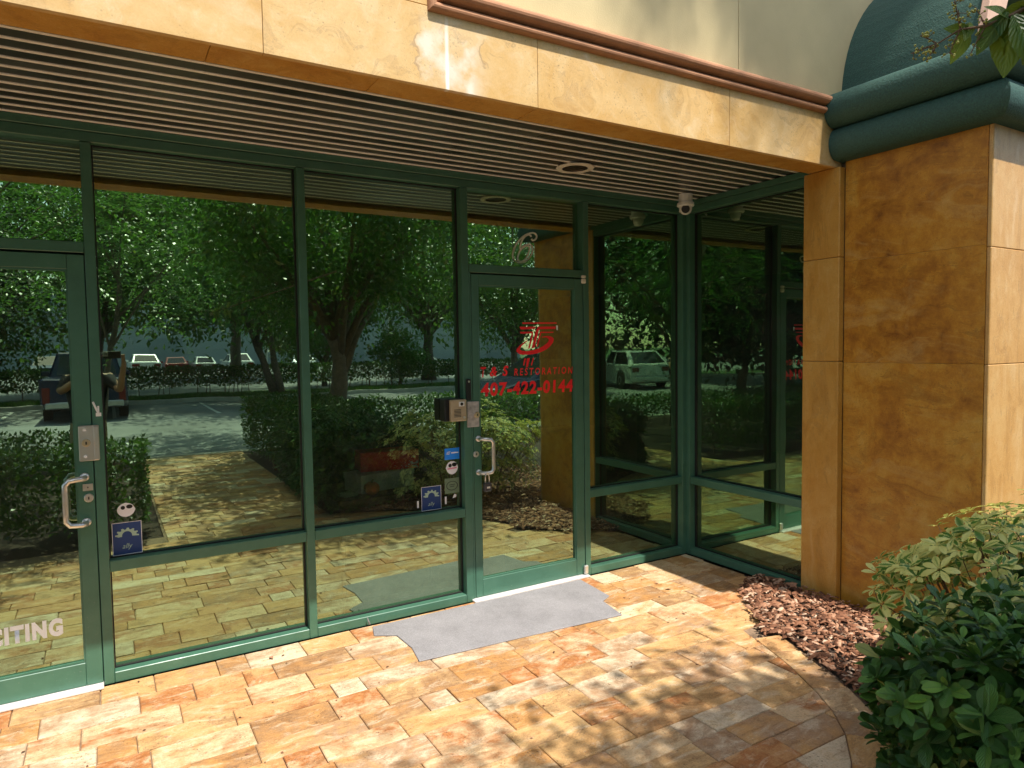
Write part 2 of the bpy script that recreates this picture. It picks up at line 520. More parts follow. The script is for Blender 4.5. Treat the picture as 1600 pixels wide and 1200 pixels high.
def asphalt():
    t = NT('asphalt'); v = t.coords(rand=False)
    n = t.noise(v, 160, 3, .7); n2 = t.noise(v, .35, 6, .65)
    c = t.ramp(n, [(.3, (.19, .20, .20)), (.7, (.33, .34, .34))])
    c = t.mix(1.0, c, t.ramp(n2, [(.35, .7), (.65, 1.15)]), 'MULTIPLY')
    t.base(c).pr(.85, 0, .3); t.bump(n, .3, .004)
    return t.m


M['asphalt'] = asphalt()
M['concrete'] = plain('concrete', (.42, .40, .36), .9, var=.15, nscale=3, bump=.2)
M['line'] = plain('line_paint', (.70, .70, .66), .8, var=.15, nscale=8)
M['far_wall'] = plain('pale_warehouse_wall', (.33, .36, .40), .8, var=.05)
M['far_band'] = plain('grey_warehouse_band', (.26, .29, .33), .8, var=.05)
M['far_glass'] = plain('far_window_glass', (.03, .04, .05), .1)
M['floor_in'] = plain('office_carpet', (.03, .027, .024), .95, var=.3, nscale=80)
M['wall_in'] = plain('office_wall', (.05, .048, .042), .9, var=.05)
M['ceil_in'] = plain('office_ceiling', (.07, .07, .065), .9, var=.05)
M['wood'] = plain('brown_wood', (.12, .055, .03), .55, var=.4, nscale=20)
M['red_box'] = plain('red_card', (.92, .03, .025), .55, var=.1)
M['white_box'] = plain('white_card', (.75, .74, .66), .6, var=.04)
M['pumpkin'] = plain('orange_pumpkin', (.75, .22, .02), .5, var=.15)
M['cable'] = plain('pale_cable', (.60, .62, .48), .5)
M['green_stem'] = plain('dry_stem', (.20, .16, .05), .8)


def paint(name, c, rough=.22, metal=.0):
    return plain(name, c, rough, metal, .5, .3, var=.03)


M['p_blue'] = paint('navy_car_paint', (.012, .022, .06))
M['p_white'] = paint('white_car_paint', (.72, .74, .75))
M['p_red'] = paint('red_car_paint', (.26, .022, .02))
M['p_silver'] = paint('silver_car_paint', (.38, .40, .42), .3, .5)
M['p_black'] = paint('black_car_paint', (.014, .015, .018))
M['car_glass'] = plain('car_window_glass', (.015, .02, .022), .05, 0, .8)
M['tyre'] = plain('tyre_rubber', (.02, .02, .02), .85)
M['rim'] = plain('alloy_rim', (.5, .5, .5), .35, .8)
M['lamp_red'] = plain('red_lens', (.16, .012, .010), .25)
M['lamp_clear'] = plain('clear_lens', (.75, .75, .72), .15)
M['skin'] = plain('skin', (.42, .24, .16), .55, var=.08)
M['shirt'] = plain('dark_shirt', (.025, .027, .032), .9, var=.2, nscale=25)
M['trousers'] = plain('khaki_trousers', (.36, .30, .20), .9, var=.12, nscale=25)
M['shoe'] = plain('white_shoe', (.72, .74, .74), .6)
M['hair'] = plain('dark_hair', (.025, .017, .012), .6, var=.4, nscale=90)

# ------------------------------------------------------------------ leaf clouds
def tmpl_leaf(n=5, wid=.42, fold=.10, curl=.25, tipw=.03, pw=.85, prof=None):
    V = []; UV = []
    for i in range(n):
        t = i / (n - 1)
        w = wid * .5 * prof[i] if prof else wid * .5 * max(tipw * 1.2, math.sin(PI * min(.985, max(.03, t)) ** pw))
        z = -curl * t * t
        V += [(t, -w, z + fold * w * 2), (t, 0, z), (t, w, z + fold * w * 2)]
        UV += [(0, t), (.5, t), (1, t)]
    F = []
    for i in range(n - 1):
        a = i * 3
        F += [(a, a + 3, a + 4, a + 1), (a + 1, a + 4, a + 5, a + 2)]
    return np.array(V), np.array(F), np.array(UV)


T_QUAD = (np.array([(0, 0, 0), (.5, -.24, .05), (1, 0, -.06), (.5, .24, .05)]), np.array([(0, 1, 2, 3)]), np.array([(.5, 0), (0, .5), (.5, 1), (1, .5)]))
T_LEAF = tmpl_leaf(4, .5, .1, .2)


def unit(a):
    return a / np.maximum(1e-9, np.linalg.norm(a, axis=1, keepdims=True))


def frames(U, Nn):
    U = unit(U); Nn = Nn - U * np.sum(U * Nn, axis=1, keepdims=True); Nn = unit(Nn)
    Vv = np.cross(Nn, U)
    return U, Vv, Nn


def cloud_arrays(P, U, Nn, S, tm):
    T, F, UV = tm
    U, Vv, Nn = frames(U, Nn)
    k = len(T)
    V = P[:, None, :] + S[:, None, None] * (T[None, :, 0:1] * U[:, None, :] + T[None, :, 1:2] * Vv[:, None, :] + T[None, :, 2:3] * Nn[:, None, :])
    FF = F[None] + (np.arange(len(P)) * k)[:, None, None]
    return V.reshape(-1, 3), FF.reshape(-1, F.shape[1]), np.tile(UV, (len(P), 1))


def leaf_cloud(name, P, U, Nn, S, tm, mt, parent=None, smooth=False, loc=None):
    V, F, UV = cloud_arrays(np.asarray(P, float), np.asarray(U, float), np.asarray(Nn, float), np.asarray(S, float), tm)
    return link(name, arr_mesh(name, V, F, mt, smooth, UV), parent, loc)


def rdir(n):
    return unit(RNG.normal(size=(n, 3)))


def tree(name, base, height, crown_c, crown_r, n_leaf, leaf_s, mt, label, cat='tree', trunk_r=.14, limbs=9, stems=1, clumps=60, group=None, squash=.85, spread=.36, trunk_top=None, low_cut=None, twiggy=False, tm=T_QUAD, centers=None):
    """base world xyz; crown centre relative to base"""
    root = empty(name, base, 0, label, cat, group)
    cc = Vector(crown_c)
    tb = MB(); tips = []
    for s_ in range(stems):
        a0 = 2 * PI * s_ / max(1, stems) + random.random()
        off = Vector((math.cos(a0), math.sin(a0), 0)) * (trunk_r * .9 if stems > 1 else 0)
        top = Vector((cc.x * .6, cc.y * .6, (trunk_top or (cc.z - crown_r * .35)))) + off * 3
        path = [off.copy()]
        for i in range(1, 6):
            t = i / 5
            path.append(off.lerp(top, t) + Vector((random.uniform(-1, 1), random.uniform(-1, 1), 0)) * trunk_r * .45)
        tb.tube(path, [trunk_r * (1.25 - .62 * i / 5) * (1.25 if i == 0 else 1) for i in range(6)], 9)
        for l in range(max(2, limbs // stems)):
            a = random.uniform(0, 2 * PI); st = path[random.choice((3, 4, 5))]
            d = Vector((math.cos(a), math.sin(a), random.uniform(.1, .9)))
            tip = cc + Vector((d.x * crown_r * .8, d.y * crown_r * .8, random.uniform(-.35, .7) * crown_r * squash))
            mid = st.lerp(tip, .5) + Vector((0, 0, random.uniform(0, .15) * crown_r))
            tb.tube([st, st.lerp(mid, .5) + Vector((0, 0, .04 * crown_r)), mid, mid.lerp(tip, .6), tip], [trunk_r * .5, trunk_r * .38, trunk_r * .27, trunk_r * .16, trunk_r * .05], 6)
            tips += [mid, tip]
    tb.build('trunk', M['bark'], root, smooth=True)
    n_c = clumps
    C = rdir(n_c) * (RNG.uniform(.15, 1.0, (n_c, 1)) ** .45) * crown_r
    C[:, 2] *= squash
    C += np.array(cc)
    if centers is not None: C = np.vstack([C, np.array(centers, float)])
    if low_cut is not None: C[:, 2] = np.maximum(C[:, 2], low_cut + RNG.uniform(0, .3, len(C)))
    C = np.vstack([C, np.array([tuple(t) for t in tips])]) if tips else C
    wgt = RNG.uniform(.4, 1.6, len(C)); wgt /= wgt.sum()
    if not twiggy:
        idx = RNG.choice(len(C), n_leaf, p=wgt)
        rad = crown_r * spread * RNG.uniform(.5, 1.0, len(C))
        P = C[idx] + RNG.normal(size=(n_leaf, 3)) * (rad[idx] * .5)[:, None] * np.array([1, 1, .75])
        out = unit(P - C[idx] + 1e-6)
        U = unit(out * .8 + rdir(n_leaf) * .9 + np.array([0, 0, -.3]))
        Nn = unit(np.array([0, 0, 1.0]) + rdir(n_leaf) * .8 + out * .3)
        S = leaf_s * RNG.uniform(.65, 1.3, n_leaf)
    else:
        nt_ = n_leaf // 14
        idx = RNG.choice(len(C), nt_, p=wgt)
        rad = crown_r * spread
        S0 = C[idx] + RNG.normal(size=(nt_, 3)) * rad * .45
        D = unit(unit(S0 - np.array(cc)) * .8 + rdir(nt_) * .7 + np.array([0, 0, .1]))
        Ps = []; Us = []; Ns = []
        side = unit(np.cross(D, np.array([0, 0, 1.0])) + 1e-6)
        for j in range(7):
            t = (j + .5) / 7 * leaf_s * 6.0
            pos = S0 + D * t + np.array([0, 0, -1.0]) * (t * t * .35)
            for sg in (-1, 1):
                Ps.append(pos); Us.append(unit(side * sg + D * .5 + rdir(nt_) * .15 + np.array([0, 0, -.2]))); Ns.append(unit(np.array([0, 0, 1.0]) + rdir(nt_) * .25))
        P = np.vstack(Ps); U = np.vstack(Us); Nn = np.vstack(Ns); S = leaf_s * RNG.uniform(.7, 1.2, len(P))
    leaf_cloud('crown', P, U, Nn, S, tm, mt, root)
    return root


def hedge(name, x0, x1, y0, y1, h, n, leaf_s, mt, label, tm=T_QUAD, z0=.12, group=None, sides=True, wob=.05):
    cx, cy = (x0 + x1) / 2, (y0 + y1) / 2
    root = empty(name, (cx, cy, 0), 0, label, 'hedge', group)
    lx, ly = x1 - x0, y1 - y0
    A = np.array([lx * ly, lx * h, lx * h, ly * h, ly * h]); k = RNG.choice(5, n, p=A / A.sum())
    P = np.zeros((n, 3)); N0 = np.zeros((n, 3))
    u = RNG.uniform(-.5, .5, n); v = RNG.uniform(-.5, .5, n); z = z0 + (h - z0) * RNG.uniform(0, 1, n) ** .8
    for i, (nx, ny, nz) in enumerate([(0, 0, 1), (0, 1, 0), (0, -1, 0), (1, 0, 0), (-1, 0, 0)]):
        m = k == i; N0[m] = (nx, ny, nz)
        if i == 0: P[m] = np.stack([u[m] * lx, v[m] * ly, np.full(m.sum(), h)], 1)
        elif i < 3: P[m] = np.stack([u[m] * lx, np.full(m.sum(), ny * ly / 2), z[m]], 1)
        else: P[m] = np.stack([np.full(m.sum(), nx * lx / 2), u[m] * ly, z[m]], 1)
    bumpy = np.sin(P[:, 0] * 5.1 + P[:, 1] * 3.3) + np.sin(P[:, 1] * 6.3 + P[:, 2] * 7) + np.sin(P[:, 0] * 11 + P[:, 2] * 5)
    dep = -np.abs(RNG.normal(0, .06, n)) + bumpy * wob * .4
    P += N0 * dep[:, None]
    P[:, 2] = np.maximum(P[:, 2], .03)
    U = unit(N0 * .7 + rdir(n) * .9); Nn = unit(N0 * .7 + np.array([0, 0, .6]) + rdir(n) * .6)
    leaf_cloud('leaves', P, U, Nn, leaf_s * RNG.uniform(.6, 1.3, n), tm, mt, root)['kind'] = 'stuff'
    sb = MB()
    for i in range(max(4, int(lx * ly * 3) if lx * ly < 30 else int(max(lx, ly) * 2))):
        px, py = random.uniform(-.42, .42) * lx, random.uniform(-.4, .4) * ly
        sb.tube([(px, py, -.03), (px + random.uniform(-.06, .06), py, h * .4), (px + random.uniform(-.15, .15), py + random.uniform(-.1, .1), h * .85)], [.018, .013, .006], 5)
    sb.build('stems', M['twig'], root)
    # dense inner twigs and old leaves that close the middle
    m = n // 3
    P = np.stack([RNG.uniform(-.45, .45, m) * lx, RNG.uniform(-.42, .42, m) * ly, RNG.uniform(z0, h * .93, m)], 1)
    leaf_cloud('inner_leaves', P, rdir(m), rdir(m), leaf_s * RNG.uniform(.9, 1.5, m), T_QUAD, mt, root)['kind'] = 'stuff'
    return root


# ================================================================== GROUND
def sheet(name, x0, x1, y0, y1, z, mt, kind='structure', thick=None):
    if thick: return tag(MB().box(x0, x1, y0, y1, z - thick, z).build(name, mt), None, None, None, kind)
    return tag(MB().add([(x0, y0, z), (x1, y0, z), (x1, y1, z), (x0, y1, z)], [(0, 1, 2, 3)]).build(name, mt), None, None, None, kind)


sheet('ground', -600, 600, -600, 600, -.16, M['lawn'])
sheet('road', -80, 80, -23.4, -8.45, -.13, M['asphalt'])
sheet('planting_bed', -14, 14, -8.3, -.02, -.035, M['soil'], thick=.1)
tag(MB().box(-14, 14, -8.45, -8.3, -.15, .0).build('kerb', M['concrete'], bevel=.015), kind='structure')
tag(MB().box(-80, 80, -23.58, -23.4, -.15, .02).build('kerb', M['concrete'], bevel=.02), kind='structure')
sheet('grass_verge', -80, 80, -27.5, -23.58, .0, M['lawn'], thick=.12)
sheet('far_parking_lot', -90, 90, -74, -27.5, -.05, M['asphalt'], thick=.08)
for i in range(9):
    x = -13.6 + i * 2.75
    o = sheet('parking_line', x - .05, x + .05, -22.9, -18.0, -.126, M['line'])
n = 9000
P = np.stack([RNG.uniform(-6, 22, n), RNG.uniform(-25, -23.6, n), np.zeros(n)], 1)
leaf_cloud('grass', P, unit(rdir(n) * .5 + np.array([0, 0, 1.2])), rdir(n), RNG.uniform(.06, .16, n), T_QUAD, M['grass'])['kind'] = 'stuff'

# ------------------------------------------------------------------ paved court: every paver is a stone
court = tag(MB().box(-3.2, 3.99, -2.9, -.0, -.05, -.012).box(.40, 1.95, -8.3, -2.9, -.05, -.012).build('paved_walk', M['joint_sand']), kind='structure')
ARC = [(3.30, -.97), (3.147, -1.396), (3.088, -1.566), (3.013, -1.751), (2.925, -1.931), (2.816, -2.108), (2.697, -2.25), (2.529, -2.389), (2.25, -2.55), (1.93, -2.70)]


def clip(poly, p, q):
    """keep the part of poly to the left of p->q"""
    out = []
    def sd(a): return (q[0] - p[0]) * (a[1] - p[1]) - (q[1] - p[1]) * (a[0] - p[0])
    for i in range(len(poly)):
        a, b = poly[i], poly[(i + 1) % len(poly)]
        sa, sb = sd(a), sd(b)
        if sa >= 0: out.append(a)
        if (sa > 0) != (sb > 0) and abs(sa - sb) > 1e-9:
            t = sa / (sa - sb); out.append((a[0] + (b[0] - a[0]) * t, a[1] + (b[1] - a[1]) * t))
    return out


def area(p):
    return abs(sum(p[i][0] * p[(i + 1) % len(p)][1] - p[(i + 1) % len(p)][0] * p[i][1] for i in range(len(p)))) / 2


def shrink(poly, d):
    c = (sum(p[0] for p in poly) / len(poly), sum(p[1] for p in poly) / len(poly))
    out = []
    for p in poly:
        v = Vector((p[0] - c[0], p[1] - c[1])); L = v.length
        v *= max(.2, (L - d) / max(L, 1e-6)); out.append((c[0] + v.x, c[1] + v.y))
    return out


stones = []
y = -.012
while y > -8.28:
    hgt = random.choice((.152, .152, .20, .20, .178))
    y1 = y - hgt
    if y1 < -8.29: break
    if y > -2.55: xa, xb = -3.0, 3.985
    else: xa, xb = .42, 1.93
    x = xa - random.uniform(0, .25)
    while x < xb:
        ln = random.choice((.15, .2, .24, .3, .3, .36, .4, .4, .46))
        x2 = min(x + ln, xb); x1 = max(x, xa)
        if x2 - x1 > .03:
            g = .0014
            poly = [(x1 + g, y1 + g), (x2 - g, y1 + g), (x2 - g, y - g), (x1 + g, y - g)]
            poly = [(px + random.uniform(-.0016, .0016), py + random.uniform(-.0016, .0016)) for px, py in poly]
            if y1 < -1.40 and y > -2.75 and x2 > 1.9:
                for a, b in zip(ARC[1:-1], ARC[2:]):
                    poly = clip(poly, b, a)
                    if len(poly) < 3: break
            if y <= -2.55 and x2 > 1.2 and y > -2.9:
                poly = clip(poly, ARC[-1], ARC[-2]) if len(poly) >= 3 else poly
            if len(poly) >= 3 and area(poly) > .0003: stones.append((shrink(poly, .0004), 0))
        x += ln
    y = y1
# soldier course along the curved edge
ARC2 = [(3.52, -1.0), (3.31, -1.44), (3.24, -1.62), (3.16, -1.80), (3.075, -2.02), (2.955, -2.225), (2.81, -2.39), (2.61, -2.56), (2.31, -2.73), (1.99, -2.86)]
seq = []
for (a, b) in zip(ARC[1:-1], ARC[2:]): seq.append((a, b))
for i in range(1, len(ARC) - 1):
    a, b, c2, d2 = ARC[i], ARC[i + 1], ARC2[i + 1], ARC2[i]
    ia = (a[0] + (d2[0] - a[0]) * .02, a[1] + (d2[1] - a[1]) * .02); ib = (b[0] + (c2[0] - b[0]) * .02, b[1] + (c2[1] - b[1]) * .02)
    stones.append((shrink([ia, d2, c2, ib], .0012), 1))
campos = Vector((0.6, -3.2, 0))


def vis_rank(p):
    cx = sum(q[0] for q in p) / len(p); cy = sum(q[1] for q in p) / len(p)
    d = Vector((cx - 0, cy + 4, -1.69)); rel = fwd.dot(d)
    if rel <= .2: return 50 + d.length
    u, w = right.dot(d) / rel, up.dot(d) / rel
    infr = abs(u) < .82 and abs(w) < .62
    return d.length if infr else 20 + d.length


stones.sort(key=lambda s_: vis_rank(s_[0]))


def stone_mesh(mb, poly, z, tilt):
    n = len(poly)
    ins = shrink(poly, .0045)
    c = (sum(q[0] for q in poly) / n, sum(q[1] for q in poly) / n)
    def zz(p): return z + tilt[0] * (p[0] - c[0]) + tilt[1] * (p[1] - c[1])
    v = [(p[0] - c[0], p[1] - c[1], -.03) for p in poly] + [(p[0] - c[0], p[1] - c[1], zz(p) - .0035) for p in poly] + [(p[0] - c[0], p[1] - c[1], zz(p)) for p in ins]
    f = [tuple(range(2 * n, 3 * n))]
    for k in range(2):
        for i in range(n): f.append((k * n + i, k * n + (i + 1) % n, (k + 1) * n + (i + 1) % n, (k + 1) * n + i))
    mb.add(v, f)
    return c


for poly, kd in stones[:300]:
    if sum(poly[i][0] * poly[(i + 1) % len(poly)][1] - poly[(i + 1) % len(poly)][0] * poly[i][1] for i in range(len(poly))) < 0: poly = poly[::-1]
    mb = MB(); c = stone_mesh(mb, poly, random.uniform(-.002, .0015), (random.uniform(-.008, .008), random.uniform(-.012, .012)))
    mb.build('paver', M['paver'], court, loc=(c[0], c[1], 0))
# pavers further off: joined, a few joined sheets so that the tint still changes stone by stone
rest = [[] for _ in range(14)]
for i, s_ in enumerate(stones[300:]): rest[random.randrange(14)].append(s_)
for grp in rest:
    mb = MB()
    for poly, kd in grp:
        b = len(mb.v)
        c = stone_mesh(mb, poly, random.uniform(-.002, .0015), (0, random.uniform(-.01, .01)))
        mb.v[b:] = [(p[0] + c[0], p[1] + c[1], p[2]) for p in mb.v[b:]]
    if mb.v: tag(mb.build('distant_pavers', M['paver'], court), kind='stuff')

# ------------------------------------------------------------------ mulch
def in_bed(x, y):
    if x > 4.0 and y > -2.2: return False
    if y > -.72 - (x - 3.62) * .0 and x < 4.0: return False
    # right of the paved edge
    E2 = [(3.93, -.70), (3.64, -.86), (3.235, -1.36), (3.20, -1.40), (3.30, -1.45)] + ARC2[2:]
    for (ax, ay), (bx, by) in zip(E2, E2[1:]):
        lo, hi = min(ay, by), max(ay, by)
        if lo <= y <= hi:
            t = (y - ay) / (by - ay) if by != ay else 0
            return x > ax + (bx - ax) * t
    return x > 2.0 and y <= -2.86


bedm = MB()
pts = [(4.02, -.78), (3.70, -.92), (3.25, -1.37), (3.32, -1.46), (3.26, -1.64), (3.18, -1.84), (3.09, -2.05), (2.97, -2.26), (2.83, -2.43), (2.62, -2.6), (2.3, -2.78), (2.0, -2.92), (2.0, -5.0), (6.0, -5.0), (6.0, -2.15), (4.02, -2.15)]
bedm.prism(pts, 'z', -.04, .012)
tag(bedm.build('mulch_bed', M['soil']), kind='structure')
Ps = []
while len(Ps) < 12500:
    x, yy = random.uniform(2.2, 5.2), random.uniform(-4.2, -.72)
    if in_bed(x, yy) and (yy > -3.0 or random.random() < .35): Ps.append((x, yy))
Ps = np.array(Ps); n = len(Ps)
edge = np.array([min(math.hypot(p[0] - q[0], p[1] - q[1]) for q in ARC2 + [(3.64, -.86), (3.93, -.70), (3.45, -1.1)]) for p in Ps])
Z = .018 + RNG.uniform(0, 1, n) * np.minimum(.042, .010 + edge * .13)
Pm = np.stack([Ps[:, 0], Ps[:, 1], Z], 1)
a = RNG.uniform(0, 2 * PI, n)
U = np.stack([np.cos(a), np.sin(a), RNG.normal(0, .28, n)], 1)
Nn = unit(np.array([0, 0, 1.0]) + rdir(n) * .45)
chipT = (np.array([(-.5, -.14, -.06), (.35, -.2, -.06), (.55, .08, -.06), (-.38, .19, -.06), (-.42, -.1, .06), (.3, -.15, .07), (.42, .05, .05), (-.3, .13, .07)]),
         np.array([(4, 5, 6, 7), (0, 1, 5, 4), (1, 2, 6, 5), (2, 3, 7, 6), (3, 0, 4, 7)]), np.zeros((8, 2)))
S = RNG.gamma(4, .0075, n) + .010
tag(leaf_cloud('mulch', Pm, U, Nn, S, chipT, M['chip']), kind='stuff')

# ------------------------------------------------------------------ leaf litter and grit on the paving
n = 240
P = np.stack([RNG.uniform(-.6, 3.9, n), -np.abs(RNG.normal(0, .9, n)) - .03, np.full(n, .003)], 1)
P[:90, 0] = 3.5 - np.abs(RNG.normal(0, .45, 90)); P[:90, 1] = -.9 - RNG.normal(0, .5, 90); P[:90, 1] = np.minimum(P[:90, 1], -.05)
a = RNG.uniform(0, 2 * PI, n)
litter = leaf_cloud('leaf_litter', P, np.stack([np.cos(a), np.sin(a), RNG.normal(0, .1, n)], 1), np.array([0, 0, 1.0]) + rdir(n) * .2, RNG.gamma(3, .0035, n) + .004, T_QUAD, M['chip'])
litter['kind'] = 'stuff'

# ------------------------------------------------------------------ door mat
poly = [(1.335, -.050), (1.30, -.175), (1.415, -.245), (1.425, -.45), (1.394, -.631), (2.05, -.672), (2.729, -.724), (2.775, -.475), (2.868, -.425), (2.90, -.055)]
tag(MB().prism(poly, 'z', -.0005, .0085).build('door_mat', M['rug'], bevel=.003), 'grey rubber door mat with stepped cut corners lying before the numbered door', 'door mat')
# curled scrap at the mat's corner
MBs = MB().tube([(1.33, -.012, .01), (1.322, -.02, .03), (1.315, -.018, .055)], [.006, .005, .003], 5)
tag(MBs.build('rubber_scrap', M['rug']), 'torn grey rubber scrap sticking up against the sill at the mat corner', 'scrap')

# ================================================================== BUILDING
B = empty('office_building', (0, 0, 0), 0, 'ochre stone office building with green framed tinted storefront and arched side bay', 'building')


def part(name, mb, mt, bevel=.0, parent=B, smooth=False, label=None, segs=1):
    o = mb.build(name, mt, parent, bevel, smooth, segs=segs)
    if label: o['label'] = label
    return o


G = M['green']
ZT, ZH = 2.83, 2.735      # frame top, header underside
FD = .10                  # frame depth
GY = .065                 # recess of the glass
# mullions
for x0, x1 in ((-.068, -.022), (.972, 1.018), (2.008, 2.060), (2.992, 3.040)):
    part('mullion', MB().box(x0, x1, 0, FD, .0, ZH - .002), G, .0025)
part('mullion', MB().box(-1.09, -1.03, 0, FD, 0, ZH - .002), G, .0025)
part('mullion', MB().box(3.968, 4.068, -.002, FD, .0, ZH - .002).box(3.968 + .04, 4.068, -.04, 0, 0, ZH - .002), G, .0025, label='corner mullion where the two glass walls meet')
part('mullion', MB().box(4.012, 4.11, -1.12, -1.066, 0, ZH - .002), G, .0025)
# headers in two stepped strips
part('header', MB().box(-3.0, 4.10, .004, FD, ZH, ZT - .045).box(-3.0, 4.10, -.004, FD, ZT - .043, ZT - .002), G, .003)
part('header', MB().box(4.008, 4.10, -1.12, -.004, ZH, ZT - .045).box(4.002, 4.10, -1.12, -.004, ZT - .043, ZT - .002), G, .003)


def pane_y(x0, x1, z0, z1, y, parent, th=.006):
    m = MB()
    v = [(x0, y, z0), (x1, y, z0), (x1, y, z1), (x0, y, z1), (x0, y + th, z0), (x1, y + th, z0), (x1, y + th, z1), (x0, y + th, z1)]
    m.add(v, [(0, 1, 2, 3)], 0); m.add(v[:], [(4, 7, 6, 5), (0, 4, 5, 1), (1, 5, 6, 2), (2, 6, 7, 3), (3, 7, 4, 0)], 1)
    me = bpy.data.meshes.new('pane'); me.from_pydata(m.v, [], m.f); me.materials.append(M['glass']); me.materials.append(M['glass_back'])
    me.polygons.foreach_set('material_index', m.m); me.update()
    return link('pane', me, parent)


def pane_x(y0, y1, z0, z1, x, parent, th=.006):
    m = MB()
    v = [(x, y1, z0), (x, y0, z0), (x, y0, z1), (x, y1, z1), (x + th, y1, z0), (x + th, y0, z0), (x + th, y0, z1), (x + th, y1, z1)]
    m.add(v, [(0, 1, 2, 3)], 0); m.add(v[:], [(4, 7, 6, 5), (0, 4, 5, 1), (1, 5, 6, 2), (2, 6, 7, 3), (3, 7, 4, 0)], 1)
    me = bpy.data.meshes.new('pane'); me.from_pydata(m.v, [], m.f); me.materials.append(M['glass']); me.materials.append(M['glass_back'])
    me.polygons.foreach_set('material_index', m.m); me.update()
    return link('pane', me, parent)


def window(x0, x1):
    w = part('window', MB().box(x0 + .001, x1 - .001, .0, FD, .0, .055), G, .003)
    MB().box(x0 + .001, x1 - .001, .002, FD, .577, .634).build('rail', G, w, .003)
    g = MB()
    for z0, z1 in ((.056, .576), (.635, ZH - .001)):
        g.box(x0 + .001, x0 + .008, GY - .012, GY, z0, z1).box(x1 - .008, x1 - .001, GY - .012, GY, z0, z1)
        g.box(x0 + .008, x1 - .008, GY - .012, GY, z0, z0 + .006).box(x0 + .008, x1 - .008, GY - .012, GY, z1 - .006, z1)
    g.build('gasket', M['gasket'], w)
    pane_y(x0, x1, .05, .58, GY, w)
    pane_y(x0, x1, .63, ZH + .004, GY, w)
    return w


window(-.022, .972)
window(1.018, 2.008)
window(3.040, 3.968)
# return window
XR = 4.010
w = part('window', MB().box(XR, XR + FD, -1.066, -.042, .0, .055), G, .003)
MB().box(XR + .002, XR + FD, -1.066, -.042, .577, .634).build('rail', G, w, .003)
g = MB()
for z0, z1 in ((.056, .576), (.635, ZH - .001)):
    g.box(XR + GY - .012, XR + GY, -.052, -.042, z0, z1).box(XR + GY - .012, XR + GY, -1.065, -1.058, z0, z1)
    g.box(XR + GY - .012, XR + GY, -1.06, -.05, z0, z0 + .006).box(XR + GY - .012, XR + GY, -1.06, -.05, z1 - .006, z1)
g.build('gasket', M['gasket'], w)
pane_x(-1.066, -.042, .05, .58, XR + GY, w)
pane_x(-1.066, -.042, .63, ZH + .004, XR + GY, w)


def door(x0, x1, name_label, sw_l, sw_r):
    """leaf from x0 to x1, stile widths"""
    zt = 2.180
    d = part('door', MB().box(x0, x0 + sw_l, .002, .045, .018, zt).box(x1 - sw_r, x1, .002, .045, .018, zt)
             .box(x0 + sw_l + .0005, x1 - sw_r - .0005, .003, .045, .018, .135).box(x0 + sw_l + .0005, x1 - sw_r - .0005, .003, .045, 2.108, zt), G, .0025, label=name_label)
    b = MB()
    xa, xb = x0 + sw_l, x1 - sw_r
    b.box(xa, xa + .008, .010, .024, .136, 2.107).box(xb - .008, xb, .010, .024, .136, 2.107).box(xa + .008, xb - .008, .010, .024, .136, .144).box(xa + .008, xb - .008, .010, .024, 2.099, 2.107)
    b.build('glazing_bead', G, d)
    pane_y(x0 + sw_l - .002, x1 - sw_r + .002, .13, 2.11, .025, d)
    return d


dR = door(2.078, 2.986, 'green framed glass door with red company lettering', .052, .074)
dL = door(-.985, -.072, 'green framed glass door reading no soliciting', .07, .072)
# transom rails and transom lights over the doors, jamb stop behind the door gaps
for x0, x1 in ((2.062, 2.990), (-1.028, -.070)):
    t_ = part('transom', MB().box(x0, x1, .0, FD, 2.190, 2.244), G, .003)
    pane_y(x0, x1, 2.24, ZH + .004, GY, t_)
    part('door_stop', MB().box(x0, x0 + .03, .05, FD, .02, 2.189).box(x1 - .03, x1, .05, FD, .02, 2.189).box(x0 + .03, x1 - .03, .05, FD, 2.16, 2.189), M['gasket'])
part('jamb', MB().box(2.0605, 2.0745, .001, .05, .018, 2.189), G, .002)
part('threshold', MB().box(2.045, 3.0, -.045, .06, .0, .016), M['alu_white'], .004)
part('threshold', MB().box(-1.05, -.070, -.05, .06, .0, .016), M['alu_white'], .004)


def offset_pull(d, x, z0, z1, sx, y=.0):
    """bent tube pull: mounts at x, bar offset sideways"""
    p = [(x, y + .002, z1), (x, y - .045, z1), (x + sx * .25, y - .062, z1), (x + sx * .8, y - .068, z1 - .004), (x + sx, y - .068, z1 - .025), (x + sx, y - .068, z1 - .06), (x + sx, y - .068, z0 + .06), (x + sx, y - .068, z0 + .025), (x + sx * .8, y - .068, z0 + .004), (x + sx * .25, y - .062, z0), (x, y - .045, z0), (x, y + .002, z0)]
    m = MB().tube(p, .0135, 10)
    for z in (z0, z1): m.lathe([(.021, 0), (.021, .006), (.016, .01)], 16, (x, y + .002, z), Matrix.Rotation(R(90), 3, 'X'))
    o = m.build('handle', M['alu'], d, smooth=True); return o


offset_pull(dR, 2.112, .866, 1.092, .075)
offset_pull(dL, -.112, .850, 1.078, -.082)


def cyl_y(mb, x, z, r, y0, y1, n=18, mi=0):
    return mb.lathe([(r, 0), (r, y0 - y1 - .002), (r * .9, y0 - y1)], n, (x, y0, z), Matrix.Rotation(R(90), 3, 'X'), mi)


